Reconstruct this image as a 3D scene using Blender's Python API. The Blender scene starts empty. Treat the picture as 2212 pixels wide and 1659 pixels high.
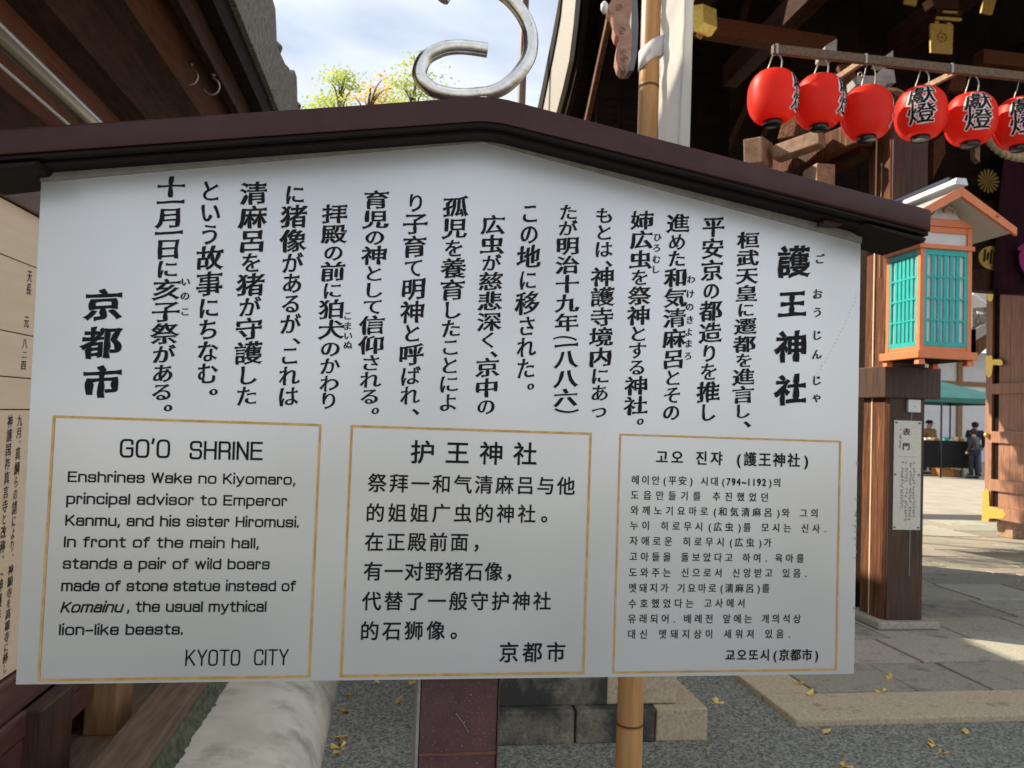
import bpy, bmesh, math, random
from mathutils import Vector, Matrix, noise
random.seed(7)
SC = bpy.context.scene
COL = SC.collection
R = math.radians

# ------------------------------------------------------------------ camera, sky, sun, exposure
YAW, PITCH, ROLL, FPX = R(8.2905), R(2.2723), R(2.0218), 1660.0
fw = Vector((math.sin(YAW)*math.cos(PITCH), math.cos(YAW)*math.cos(PITCH), math.sin(PITCH)))
r0 = Vector((math.cos(YAW), -math.sin(YAW), 0)); u0 = r0.cross(fw)
rt = math.cos(ROLL)*r0 + math.sin(ROLL)*u0
up = -math.sin(ROLL)*r0 + math.cos(ROLL)*u0
CAM = Vector((0, -0.92, 1.5))
cd = bpy.data.cameras.new('camera'); cam = bpy.data.objects.new('camera', cd); COL.objects.link(cam)
m = Matrix((rt, up, -fw)).transposed().to_4x4(); m.translation = CAM
cam.matrix_world = m
cd.sensor_fit = 'HORIZONTAL'; cd.sensor_width = 36; cd.lens = FPX/2212*36
cd.clip_start = 0.05; cd.clip_end = 2000
cd.dof.use_dof = True; cd.dof.focus_distance = 0.96; cd.dof.aperture_fstop = 17
SC.camera = cam

SUN_EL, SUN_AZ = 35.0, -60.0          # azimuth from +Y, clockwise: the sun stands to the left, a little behind the gate
w = bpy.data.worlds.new('World'); SC.world = w; w.use_nodes = True
N, L = w.node_tree.nodes, w.node_tree.links
N.clear()
o_ = N.new('ShaderNodeOutputWorld'); bg = N.new('ShaderNodeBackground'); L.new(bg.outputs[0], o_.inputs[0])
sky = N.new('ShaderNodeTexSky'); sky.sky_type = 'NISHITA'; sky.sun_disc = False
sky.sun_elevation = R(SUN_EL); sky.sun_rotation = R(SUN_AZ); sky.dust_density = 1.5
tc = N.new('ShaderNodeTexCoord'); sx = N.new('ShaderNodeSeparateXYZ'); L.new(tc.outputs['Generated'], sx.inputs[0])
az = N.new('ShaderNodeMath'); az.operation = 'MAXIMUM'; az.inputs[1].default_value = 0.0; L.new(sx.outputs[2], az.inputs[0])
ad = N.new('ShaderNodeMath'); ad.operation = 'ADD'; ad.inputs[1].default_value = 0.22; L.new(az.outputs[0], ad.inputs[0])
cx = N.new('ShaderNodeCombineXYZ')
for i in (0, 1):
    dv = N.new('ShaderNodeMath'); dv.operation = 'DIVIDE'; L.new(sx.outputs[i], dv.inputs[0]); L.new(ad.outputs[0], dv.inputs[1]); L.new(dv.outputs[0], cx.inputs[i])
n1 = N.new('ShaderNodeTexNoise'); n1.inputs['Scale'].default_value = 1.7; n1.inputs['Detail'].default_value = 5; n1.inputs['Roughness'].default_value = .5; n1.inputs['Distortion'].default_value = .35
L.new(cx.outputs[0], n1.inputs['Vector'])
cr = N.new('ShaderNodeValToRGB'); cr.color_ramp.elements[0].position = .36; cr.color_ramp.elements[0].color = (4.9, 5.9, 7.7, 1)
cr.color_ramp.elements[1].position = .66; cr.color_ramp.elements[1].color = (11.6, 11.8, 11.9, 1)
L.new(n1.outputs['Fac'], cr.inputs['Fac'])
mx = N.new('ShaderNodeMixRGB'); mx.inputs['Fac'].default_value = .88
L.new(sky.outputs[0], mx.inputs[1]); L.new(cr.outputs[0], mx.inputs[2])
L.new(mx.outputs[0], bg.inputs['Color']); bg.inputs['Strength'].default_value = 0.075
sd = bpy.data.lights.new('sun', 'SUN'); so = bpy.data.objects.new('sun', sd); COL.objects.link(so)
sd.energy = 5.0; sd.angle = R(0.5); sd.color = (1, .88, .70)
ts = Vector((math.sin(R(SUN_AZ))*math.cos(R(SUN_EL)), math.cos(R(SUN_AZ))*math.cos(R(SUN_EL)), math.sin(R(SUN_EL))))
so.rotation_euler = ts.to_track_quat('Z', 'Y').to_euler(); so.location = (-5, 0, 8)
SC.view_settings.view_transform = 'Standard'; SC.view_settings.look = 'None'
SC.view_settings.exposure = 0.66; SC.view_settings.gamma = 1; SC.view_settings.use_curve_mapping = False
SC.render.engine = 'CYCLES'; SC.cycles.use_denoising = True

# ------------------------------------------------------------------ helpers
K = 2212/4032
def at(x, y, ax, v):                    # where a line of sight meets a real plane of the place
    d = fw + (x-1106)/FPX*rt - (y-829.5)/FPX*up
    i = 'XYZ'.index(ax); return CAM + d*((v-CAM[i])/d[i])
def zm(ox, oy, s): return lambda x, y: ((ox+x/s)*K, (oy+y/s)*K)
ZN, ZT, ZL, ZG = zm(2100, 0, 2.074), zm(2900, 0, 1.659), zm(3300, 600, 1.843), zm(3300, 1400, 1.843)

def tag(o, label=None, cat=None, group=None, kind=None):
    if label: o['label'] = label
    if cat: o['category'] = cat
    if group: o['group'] = group
    if kind: o['kind'] = kind
    return o
def thing(name, loc, label, cat, group=None):
    o = bpy.data.objects.new(name, None); o.empty_display_size = .1; o.location = loc; COL.objects.link(o)
    return tag(o, label, cat, group)
def wpos(o):
    v = Vector((0, 0, 0))
    while o is not None: v += o.location; o = o.parent
    return v
class MB:
    """collects shapes in world coordinates; build() links them as one mesh object"""
    def __init__(s): s.bm = bmesh.new()
    def poly(s, vs, fs):
        v = [s.bm.verts.new(p) for p in vs]
        for f in fs:
            try: s.bm.faces.new([v[i] for i in f])
            except ValueError: pass
        return v
    def box(s, x0, x1, y0, y1, z0, z1, M=None, bev=0, jit=0):
        vs = [Vector((x, y, z)) for z in (z0, z1) for y in (y0, y1) for x in (x0, x1)]
        if jit: vs = [v+Vector((random.uniform(-jit, jit) for _ in range(3))) for v in vs]
        if M is not None: vs = [M @ v for v in vs]
        v = s.poly(vs, [(0, 2, 3, 1), (4, 5, 7, 6), (0, 1, 5, 4), (2, 6, 7, 3), (0, 4, 6, 2), (1, 3, 7, 5)])
        if bev:
            es = {e for a in v for e in a.link_edges}
            bmesh.ops.bevel(s.bm, geom=list(es), offset=bev, segments=2, affect='EDGES', profile=.6)
        return s
    def prism(s, pts, d, bev=0):        # pts: 3D outline, d: thickness vector
        n = len(pts); d = Vector(d); a = [Vector(p) for p in pts]
        v = s.poly(a+[p+d for p in a], [tuple(range(n))[::-1], tuple(range(n, 2*n))]+[(i, (i+1) % n, n+(i+1) % n, n+i) for i in range(n)])
        if bev:
            es = {e for q in v for e in q.link_edges}
            bmesh.ops.bevel(s.bm, geom=list(es), offset=bev, segments=2, affect='EDGES', profile=.6)
        return s
    def beam(s, p, q, wd, ht, bev=0):    # square bar between two points
        p, q = Vector(p), Vector(q); d = (q-p).normalized()
        sd_ = d.cross(Vector((0, 0, 1)))
        sd_ = sd_.normalized() if sd_.length > 1e-4 else Vector((1, 0, 0))
        u_ = sd_.cross(d).normalized()
        c = [p + sd_*a*wd/2 + u_*b*ht/2 for a, b in ((-1, -1), (1, -1), (1, 1), (-1, 1))]
        return s.prism(c, q-p, bev)
    def tube(s, pts, rad, seg=10, caps=True):
        pts = [Vector(p) for p in pts]; n = len(pts)
        rr = rad if isinstance(rad, (list, tuple)) else [rad]*n
        rings = []; prev = None
        for i, p in enumerate(pts):
            t = (pts[min(i+1, n-1)]-pts[max(i-1, 0)]).normalized()
            if prev is None:
                a = t.cross(Vector((0, 0, 1)))
                if a.length < 1e-3: a = t.cross(Vector((0, 1, 0)))
                a.normalize()
            else: a = (prev - t*prev.dot(t)).normalized()
            prev = a; b = t.cross(a)
            rings.append([s.bm.verts.new(p+(a*math.cos(2*math.pi*k/seg)+b*math.sin(2*math.pi*k/seg))*rr[i]) for k in range(seg)])
        for i in range(n-1):
            for k in range(seg): s.bm.faces.new((rings[i][k], rings[i][(k+1) % seg], rings[i+1][(k+1) % seg], rings[i+1][k]))
        if caps: s.bm.faces.new(rings[0][::-1]); s.bm.faces.new(rings[-1])
        return s
    def lathe(s, c, prof, seg=24):       # prof: (radius, z) from bottom to top
        c = Vector(c); rg = []
        for r_, z_ in prof:
            rg.append([s.bm.verts.new(c+Vector((r_*math.cos(2*math.pi*k/seg), r_*math.sin(2*math.pi*k/seg), z_))) for k in range(seg)])
        for i in range(len(rg)-1):
            for k in range(seg): s.bm.faces.new((rg[i][k], rg[i][(k+1) % seg], rg[i+1][(k+1) % seg], rg[i+1][k]))
        s.bm.faces.new(rg[0][::-1]); s.bm.faces.new(rg[-1]); return s
    def build(s, name, mat, parent=None, smooth=False, label=None, kind=None):
        bmesh.ops.recalc_face_normals(s.bm, faces=s.bm.faces)
        off = wpos(parent) if parent is not None else Vector((0, 0, 0))
        if off.length: bmesh.ops.translate(s.bm, verts=s.bm.verts, vec=-off)
        me = bpy.data.meshes.new(name); s.bm.to_mesh(me); s.bm.free()
        if mat: me.materials.append(mat)
        if smooth:
            me.polygons.foreach_set('use_smooth', [True]*len(me.polygons))
            if smooth is not True: me.set_sharp_from_angle(angle=R(smooth))
        o = bpy.data.objects.new(name, me); COL.objects.link(o)
        if parent is not None: o.parent = parent
        return tag(o, label, kind=kind)
def B(*a, **k): return MB().box(*a, **k)
def top(name, mb, mat, label, cat, base, group=None, smooth=False):   # a thing that is a single mesh, origin at its base
    e = bpy.data.objects.new('tmp', None); e.location = base
    o = mb.build(name, mat, e, smooth); o.parent = None; o.location = base; bpy.data.objects.remove(e)
    return tag(o, label, cat, group)
def copy_tree(o, parent=None):
    c = o.copy(); COL.objects.link(c); c.parent = parent
    for ch in list(o.children): copy_tree(ch, c)
    return c

# ------------------------------------------------------------------ materials
def mat(name, c1, c2=None, scale=8, stretch=(1, 1, 1), rough=.6, metal=0, bump=0, bscale=None, detail=6, fac=(.35, .65), spec=.5, kind='noise', coat=0, c3=None, s3=30, f3=(.6, .7)):
    M = bpy.data.materials.new(name); M.use_nodes = True
    n, l = M.node_tree.nodes, M.node_tree.links; b = n['Principled BSDF']
    b.inputs['Roughness'].default_value = rough; b.inputs['Metallic'].default_value = metal
    b.inputs['Specular IOR Level'].default_value = spec; b.inputs['Coat Weight'].default_value = coat
    c1 = tuple(c1)+(1,); b.inputs['Base Color'].default_value = c1
    if c2 is None and not bump: return M
    t = n.new('ShaderNodeTexCoord'); mp = n.new('ShaderNodeMapping'); mp.inputs['Scale'].default_value = stretch
    l.new(t.outputs['Object'], mp.inputs[0])
    def tex(sc, kd):
        if kd == 'voronoi':
            x = n.new('ShaderNodeTexVoronoi'); x.inputs['Scale'].default_value = sc; l.new(mp.outputs[0], x.inputs['Vector']); 
            bw = n.new('ShaderNodeRGBToBW'); l.new(x.outputs['Color'], bw.inputs[0]); return bw.outputs[0]
        x = n.new('ShaderNodeTexNoise'); x.inputs['Scale'].default_value = sc; x.inputs['Detail'].default_value = detail; x.inputs['Roughness'].default_value = .62
        l.new(mp.outputs[0], x.inputs['Vector']); return x.outputs['Fac']
    f = tex(scale, kind)
    if c2 is not None:
        r_ = n.new('ShaderNodeValToRGB'); r_.color_ramp.elements[0].position = fac[0]; r_.color_ramp.elements[1].position = fac[1]
        r_.color_ramp.elements[0].color = c1; r_.color_ramp.elements[1].color = tuple(c2)+(1,)
        l.new(f, r_.inputs[0]); out = r_.outputs[0]
        if c3 is not None:
            g = tex(s3, 'noise'); q = n.new('ShaderNodeMapRange'); q.inputs[1].default_value = f3[0]; q.inputs[2].default_value = f3[1]; l.new(g, q.inputs[0])
            k = n.new('ShaderNodeMixRGB'); k.inputs[2].default_value = tuple(c3)+(1,); l.new(q.outputs[0], k.inputs[0]); l.new(out, k.inputs[1]); out = k.outputs[0]
        l.new(out, b.inputs['Base Color'])
    if bump:
        g = tex(bscale or scale, kind); bp = n.new('ShaderNodeBump'); bp.inputs['Strength'].default_value = 1; bp.inputs['Distance'].default_value = bump
        l.new(g, bp.inputs['Height']); l.new(bp.outputs[0], b.inputs['Normal'])
    return M
def hang_noise(M, scale, amt): pass
m_panel = mat('pearl_board_paint', (.70, .70, .685), (.77, .77, .755), scale=900, rough=.34, metal=.42, bump=.00006, bscale=1100, detail=2, spec=.45, c3=(.56, .555, .53), s3=2.6, f3=(.42, .85))
m_lip = mat('grey_board_edge', (.20, .19, .17), (.30, .28, .25), scale=60, rough=.6)
m_ink = mat('black_print', (.008, .009, .012), rough=.5, spec=.15)
m_gold_line = mat('gold_print', (.50, .27, .05), (.66, .42, .14), scale=60, rough=.4, metal=.3)
m_cap = mat('brown_enamel', (.050, .018, .016), (.064, .024, .021), scale=25, rough=.42, spec=.25, bump=.0001, bscale=400)
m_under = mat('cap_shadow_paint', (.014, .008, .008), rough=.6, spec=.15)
m_post = mat('scratched_brown_enamel', (.060, .024, .030), (.100, .040, .036), scale=18, rough=.38, bump=.0004, bscale=160, c3=(.42, .34, .30), s3=430, f3=(.62, .70))
m_rust = mat('rusty_edge', (.10, .035, .018), (.17, .07, .03), scale=80, rough=.8)
m_alu = mat('worn_aluminium', (.66, .62, .55), (.84, .81, .75), scale=70, rough=.22, metal=.95, bump=.0003, bscale=220, c3=(.20, .17, .14), s3=150, f3=(.64, .70))
m_chip = mat('chipped_edge', (.25, .24, .22), (.5, .48, .45), scale=100, rough=.8)
m_dwood = mat('dark_stained_wood', (.024, .009, .004), (.060, .022, .009), scale=7, stretch=(6, 1, 6), rough=.7, spec=.15, bump=.002, bscale=12)
m_dwoodv = mat('dark_post_wood', (.030, .012, .006), (.080, .032, .015), scale=5, stretch=(9, 9, .7), rough=.55, bump=.003, bscale=9)
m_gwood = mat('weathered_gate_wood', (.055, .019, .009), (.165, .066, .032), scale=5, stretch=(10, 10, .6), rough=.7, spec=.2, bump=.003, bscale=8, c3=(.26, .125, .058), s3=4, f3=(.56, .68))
m_leafwood = mat('lighter_door_wood', (.25, .11, .06), (.40, .20, .12), scale=5, stretch=(10, 10, .6), rough=.6, bump=.003, bscale=8)  # same grain as the gate wood, in a lighter brown
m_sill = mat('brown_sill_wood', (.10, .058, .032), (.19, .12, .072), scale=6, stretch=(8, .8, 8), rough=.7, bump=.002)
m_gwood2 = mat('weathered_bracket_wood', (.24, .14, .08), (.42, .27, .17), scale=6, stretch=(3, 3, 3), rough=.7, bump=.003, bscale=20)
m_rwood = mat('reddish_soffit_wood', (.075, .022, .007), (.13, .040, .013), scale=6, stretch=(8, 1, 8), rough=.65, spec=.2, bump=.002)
m_black = mat('near_black_wood', (.009, .005, .003), (.022, .010, .006), scale=5, stretch=(1, 6, 6), rough=.8, spec=.12)  # even near-black brown for roof undersides, wall planks and small dark parts
m_brownpaint = mat('brown_board_frame', (.075, .030, .022), (.12, .050, .036), scale=9, stretch=(6, 1, 6), rough=.35, spec=.5)
m_light = mat('pale_board', (.80, .60, .39), (.86, .67, .46), scale=4, stretch=(1, .8, 12), rough=.5)
m_tile = mat('weathered_roof_tile', (.12, .105, .085), (.34, .315, .26), scale=9, stretch=(2, 7, 2), rough=.85, bump=.006, bscale=26, c3=(.05, .045, .04), s3=22, f3=(.52, .62))
m_plaster = mat('old_lime_plaster', (.52, .47, .36), (.70, .645, .51), scale=3.0, rough=.8, bump=.005, bscale=9, c3=(.27, .25, .17), s3=4.2, f3=(.52, .74))
m_moss = mat('mossy_ledge', (.045, .055, .022), (.14, .14, .08), scale=24, rough=.95, bump=.01, bscale=60)
m_asph = mat('aggregate_asphalt', (.095, .094, .076), (.345, .34, .28), scale=95, rough=.9, spec=.2, kind='voronoi', bump=.0012, bscale=95, fac=(.15, 1.0), c3=(.07, .09, .07), s3=1.1, f3=(.55, .85))
m_granite = mat('tan_granite', (.38, .29, .18), (.55, .45, .305), scale=70, rough=.8, bump=.003, bscale=120, c3=(.17, .13, .09), s3=9, f3=(.60, .74))
m_granite2 = mat('grey_paving_granite', (.29, .265, .19), (.45, .415, .30), scale=60, rough=.75, bump=.004, bscale=30, c3=(.12, .115, .10), s3=5, f3=(.56, .74))
m_granite3 = mat('warm_paving_granite', (.30, .26, .20), (.45, .39, .31), scale=60, rough=.75, bump=.004, bscale=30, c3=(.15, .12, .09), s3=5, f3=(.56, .74))
m_granite4 = mat('pale_paving_granite', (.35, .33, .245), (.51, .48, .37), scale=60, rough=.75, bump=.004, bscale=30, c3=(.18, .17, .14), s3=4, f3=(.56, .74))
m_granite5 = mat('dark_paving_granite', (.225, .205, .15), (.35, .32, .24), scale=60, rough=.75, bump=.004, bscale=30, c3=(.13, .12, .10), s3=6, f3=(.54, .70))
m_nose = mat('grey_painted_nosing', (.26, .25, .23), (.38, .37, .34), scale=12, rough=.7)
m_joint = mat('dark_joint', (.045, .042, .036), (.08, .075, .065), scale=50, rough=.95)
m_plinth = mat('stained_plinth_granite', (.20, .17, .125), (.36, .31, .23), scale=60, rough=.85, bump=.004, bscale=90, c3=(.040, .040, .034), s3=3.0, f3=(.36, .56))
m_earth = mat('trodden_court_ground', (.33, .29, .225), (.42, .375, .295), scale=2, rough=.95, bump=.004, bscale=60)
m_leaf = mat('yellow_ginkgo_leaf', (.80, .56, .14), (.90, .70, .27), scale=60, rough=.7)
m_bamboo = mat('straw_bamboo', (.44, .21, .065), (.56, .30, .11), scale=6, stretch=(8, 8, .5), rough=.4, bump=.0006)
m_node = mat('bamboo_node', (.13, .055, .02), rough=.7)
m_cloth = mat('white_banner_cloth', (.78, .76, .72), (.84, .82, .79), scale=5, rough=.9)
m_sash = mat('white_sash_cloth', (.70, .69, .74), (.78, .77, .80), scale=6, rough=.9)
m_gold = mat('gilt_metal', (.62, .40, .07), (.78, .54, .13), scale=30, rough=.38, metal=.6, bump=.0008, bscale=90)
m_gild = mat('aged_gilt_plate', (.33, .20, .035), (.46, .29, .06), scale=40, rough=.5, metal=.3, bump=.0012, bscale=60)
m_red = mat('red_lantern_paper', (.88, .050, .028), (.92, .065, .038), scale=12, rough=.42, spec=.3)
def translucent(M, col, f):
    n, l = M.node_tree.nodes, M.node_tree.links; b = n['Principled BSDF']; o = n['Material Output']
    t = n.new('ShaderNodeBsdfTranslucent'); t.inputs[0].default_value = col+(1,); x = n.new('ShaderNodeMixShader'); x.inputs[0].default_value = f
    l.new(b.outputs[0], x.inputs[1]); l.new(t.outputs[0], x.inputs[2]); l.new(x.outputs[0], o.inputs[0])
translucent(m_red, (1.0, .09, .035), .5); translucent(m_cloth, (.95, .93, .88), .45); translucent(m_sash, (.9, .9, .95), .3)
m_ring = mat('black_lacquer', (.012, .012, .013), rough=.25)
m_halo = mat('pale_character_outline', (.86, .72, .68), rough=.6)
m_wire = mat('zinc_wire', (.35, .32, .27), rough=.4, metal=.8)
m_orange = mat('vermilion_frame', (.70, .19, .065), (.76, .23, .085), scale=14, rough=.45)
m_teal = mat('teal_lattice', (.015, .38, .36), (.022, .46, .43), scale=14, rough=.45)
m_paper = mat('white_lantern_paper', (.66, .66, .62), (.72, .72, .68), scale=6, rough=.8)
m_zinc = mat('pale_sheet_roof', (.55, .56, .57), (.66, .67, .68), scale=10, rough=.4, metal=.3)
m_bluesheet = mat('dark_blue_band', (.02, .03, .06), rough=.4)
m_white = mat('white_wall', (.60, .59, .60), (.68, .67, .68), scale=2, rough=.85)
m_timber = mat('ochre_timber', (.20, .10, .035), (.30, .17, .07), scale=6, stretch=(5, 5, 1), rough=.7)
m_green = mat('green_canopy', (.012, .10, .085), (.018, .135, .11), scale=3, rough=.5)
m_blackcloth = mat('black_tablecloth', (.004, .004, .005), (.008, .008, .009), scale=5, rough=.95)
m_crate = mat('orange_crate', (.38, .14, .02), (.46, .19, .03), scale=10, rough=.6)
m_coat = mat('navy_coat', (.012, .014, .025), (.03, .03, .045), scale=8, rough=.95)
m_jean = mat('faded_jeans', (.07, .09, .13), (.13, .16, .21), scale=10, rough=.9)
m_skin = mat('skin', (.45, .26, .18), rough=.6)
m_hair = mat('black_hair', (.012, .010, .009), rough=.6)
m_brownc = mat('ochre_jacket', (.28, .15, .05), (.36, .20, .08), scale=8, rough=.9)
m_bark = mat('tree_bark', (.06, .045, .03), (.12, .09, .06), scale=12, rough=.9)
m_pineA = mat('sunlit_pine_needles', (.30, .36, .08), (.50, .54, .16), scale=.9, rough=.7)
m_pineB = mat('turning_maple_leaves', (.62, .40, .08), (.60, .54, .22), scale=1.6, rough=.7)
translucent(m_pineA, (.65, .75, .15), .45); translucent(m_pineB, (.9, .6, .12), .45)
m_pole = mat('brown_lamp_pole', (.16, .10, .08), rough=.5)
m_plastic = mat('white_plastic', (.75, .75, .72), rough=.4)
m_plaque = mat('silvered_plaque', (.56, .54, .46), (.64, .62, .53), scale=40, rough=.35, metal=.25)
m_plum = mat('plum_curtain', (.050, .008, .022), (.075, .012, .032), scale=3, stretch=(6, 6, 1), rough=.9)
m_magenta = mat('magenta_crest', (.26, .02, .11), rough=.85)
m_rope = mat('straw_rope', (.42, .33, .20), (.56, .46, .30), scale=30, rough=.9, bump=.004, bscale=90)
m_verge = mat('cream_verge', (.26, .235, .20), (.36, .33, .285), scale=12, stretch=(60, 3, 3), rough=.6, bump=.002)
m_carve = mat('carved_pendant_wood', (.34, .17, .11), (.48, .27, .19), scale=22, rough=.75, bump=.006, bscale=30)
m_grey = mat('grey_sheet_metal', (.13, .13, .13), (.2, .2, .2), scale=10, rough=.5, metal=.4)
m_tube = mat('steel_tube', (.42, .37, .29), (.55, .50, .42), scale=60, stretch=(6, .2, 6), rough=.28, metal=.85)

# ------------------------------------------------------------------ lettering
BZ = 5
def bez(sp):
    pts = sp.bezier_points; n = len(pts); out = []
    for i in range(n):
        a, b = pts[i], pts[(i+1) % n]
        p0, p1, p2, p3 = a.co, a.handle_right, b.handle_left, b.co
        chord = (p3-p0).length; poly = (p1-p0).length+(p2-p1).length+(p3-p2).length
        k = 1 if poly-chord < 1e-4 else BZ
        for j in range(k):
            t = j/k; q = p0*(1-t)**3+p1*3*t*(1-t)**2+p2*3*t*t*(1-t)+p3*t**3
            out.append((q.x, q.y))
    return out
def text_splines(body, line=1.0, word=1.0, ch=1.0):
    c = bpy.data.curves.new('t', 'FONT'); c.body = body; c.size = 1; c.space_line = line; c.space_word = word; c.space_character = ch
    o = bpy.data.objects.new('t', c); COL.objects.link(o)
    dg = bpy.context.evaluated_depsgraph_get(); cu = o.to_curve(dg)
    r_ = [bez(sp) for sp in cu.splines]; o.to_curve_clear(); bpy.data.objects.remove(o); bpy.data.curves.remove(c)
    return r_
G = {}
def load_glyphs(s):
    s = [c for c in dict.fromkeys(s) if not c.isspace() and c not in G]
    for c in s: G[c] = []
    for sp in text_splines('\n'.join(s), 3):
        yy = sum(p[1] for p in sp)/len(sp); i = round((-yy+.35)/3)
        G[s[i]].append([(x, y+3*i) for x, y in sp])
def area(c): return sum(c[i][0]*c[(i+1) % len(c)][1]-c[(i+1) % len(c)][0]*c[i][1] for i in range(len(c)))/2
import numpy as np
def fatten(cs, a, b, flare=0, slant=0, wob=0, seed=0, free=False):
    if not cs: return cs
    S0 = np.array([c[i] for c in cs for i in range(len(c))]); S1 = np.array([c[(i+1) % len(c)] for c in cs for i in range(len(c))])
    def room(p, nv):                     # free distance outward before the next stroke
        d = S1-S0; r_ = S0-np.array((p.x, p.y)); den = nv.x*d[:, 1]-nv.y*d[:, 0]
        den = np.where(np.abs(den) < 1e-9, 1e-9, den)
        t = (r_[:, 0]*d[:, 1]-r_[:, 1]*d[:, 0])/den; u = (r_[:, 0]*nv.y-r_[:, 1]*nv.x)/den
        t = t[(u >= -.02) & (u <= 1.02) & (t > 2e-3)]
        return t.min() if len(t) else 9.0
    sg = 1 if area(max(cs, key=lambda c: abs(area(c)))) > 0 else -1
    out = []
    for c in cs:
        d = []
        for i, p in enumerate(c):
            q = c[(i+1) % len(c)]; ln = math.hypot(q[0]-p[0], q[1]-p[1])
            if ln < 1e-5: continue
            k = max(1, int(ln/.09)) if flare else 1
            for j in range(k): d.append((p[0]+(q[0]-p[0])*j/k, p[1]+(q[1]-p[1])*j/k))
        n = len(d); o = []
        for i in range(n):
            p0, p1, p2 = Vector(d[i-1]), Vector(d[i]), Vector(d[(i+1) % n])
            t1, t2 = (p1-p0).normalized(), (p2-p1).normalized()
            t = (t1+t2); t = t.normalized() if t.length > .2 else t1
            nv = Vector((t.y, -t.x))*sg
            turn = t1.cross(t2)*sg
            k = a*nv.x*nv.x+b*nv.y*nv.y
            if flare: k *= 1+.75*noise.noise(Vector((p1.x*2.7, p1.y*2.7, seed+4)))
            if flare and turn > .55: k = k+flare*(1.0 if nv.x*.6-nv.y*.3 > -.2 else .35)
            if k > .006 and not free: k = max(.004, min(k, .36*min(room(p1, nv), room(p1, Vector((nv.x*.9-nv.y*.44, nv.y*.9+nv.x*.44))), room(p1, Vector((nv.x*.9+nv.y*.44, nv.y*.9-nv.x*.44))))))
            q = p1+nv*k
            if wob: q = q+Vector((noise.noise(Vector((q.x*2.6, q.y*2.6, seed))), noise.noise(Vector((q.x*2.6, q.y*2.6, seed+9)))))*wob
            if slant: q = Vector((q.x, q.y+slant*(q.x-.5)))
            o.append((q.x, q.y))
        out.append(o)
    return out
from mathutils.geometry import delaunay_2d_cdt
def fill_group(cs):
    """triangles of one glyph, non-zero winding, so fattened strokes may run into each other"""
    vs, es = [], []
    for c in cs:
        n = len(c); b = len(vs); vs += [Vector(p) for p in c]; es += [(b+i, b+(i+1) % n) for i in range(n)]
    V_, _, F_, *_r = delaunay_2d_cdt(vs, es, [], 0, 1e-9)
    S0 = np.array([c[i] for c in cs for i in range(len(c))]); S1 = np.array([c[(i+1) % len(c)] for c in cs for i in range(len(c))])
    C_ = np.array([[(V_[f[0]][k]+V_[f[1]][k]+V_[f[2]][k])/3 for k in (0, 1)] for f in F_])
    y0, y1 = S0[None, :, 1], S1[None, :, 1]; cx_, cy_ = C_[:, 0:1], C_[:, 1:2]
    left = (S1[None, :, 0]-S0[None, :, 0])*(cy_-y0)-(cx_-S0[None, :, 0])*(y1-y0)
    wn = ((y0 <= cy_) & (y1 > cy_) & (left > 0)).sum(1)-((y0 > cy_) & (y1 <= cy_) & (left < 0)).sum(1)
    return V_, [f for f, k in zip(F_, wn) if k != 0]
def lay(groups, f, name, mt, parent=None, dens=0):
    """groups: glyphs as lists of closed 2D outlines; f maps (x, y) to a place in the world"""
    b = MB()
    for g_ in groups:
        g_ = [c for c in g_ if len(c) > 2]
        if not g_: continue
        V_, F_ = fill_group(g_); nv = [b.bm.verts.new((v[0], v[1], 0)) for v in V_]
        for t in F_:
            try: b.bm.faces.new([nv[k] for k in t])
            except ValueError: pass
    bmesh.ops.delete(b.bm, geom=[v for v in b.bm.verts if not v.link_faces], context='VERTS')
    if dens:
        for _ in range(3):
            es = [e for e in b.bm.edges if e.calc_length() > dens]
            if es: bmesh.ops.subdivide_edges(b.bm, edges=es, cuts=1); bmesh.ops.triangulate(b.bm, faces=b.bm.faces)
    for v in b.bm.verts: v.co = f(v.co.x, v.co.y)
    return b.build(name, mt, parent)
KANA = set('のをがにとしてられるりあいうちなむこはたよばくさすそもつっめわかけきまろぬひごおじんゃや')
PUN = set('、。，,.')
def column(s, p0, p1, width, style, seed=0, wts=None):
    """characters of a vertical column from p0 (top) to p1 (bottom) on a plane; returns outlines in that plane"""
    wt = lambda ch: {'一': .40, '二': .62, '、': .45, '。': .50, '（': .50, '）': .50, ' ': .5, '　': 1}.get(ch, .84 if ch in KANA else 1.0)
    tot = sum(wt(c) for c in s); H = math.hypot(p1[0]-p0[0], p1[1]-p0[1]); out = []; t = 0
    for i, ch in enumerate(s):
        k = wt(ch); cen = (t+k/2)/tot; t += k
        if ch in ' 　': continue
        cx_, cy_ = p0[0]+(p1[0]-p0[0])*cen, p0[1]+(p1[1]-p0[1])*cen
        cell = H*k/tot; st_k = style if ch not in KANA else (style[0]*.72, style[1]*1.3, style[2]*.8, style[3]*.7, style[4]*1.3)
        cs = fatten(G[ch], *st_k, seed=seed+i*3.1)
        W = width*(.80 if ch in KANA else 1.0); hh = cell*(1.04 if ch in KANA else .97)
        if ch in '一': hh = width*.95
        if ch in '、。':
            W = width*.8; hh = width*.8; out.append([[(cx_+W*.30+(x-.2)*W, cy_+(y-.1)*hh) for x, y in c] for c in cs]); continue
        if ch in '（）':
            out.append([[(cx_-(y-.38)*W, cy_-(x-(.72 if ch == '（' else .28))*cell*1.3) for x, y in c] for c in cs]); continue
        out.append([[(cx_+(x-.5)*W, cy_+(y-.38)*hh) for x, y in c] for c in cs])
    return out
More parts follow.
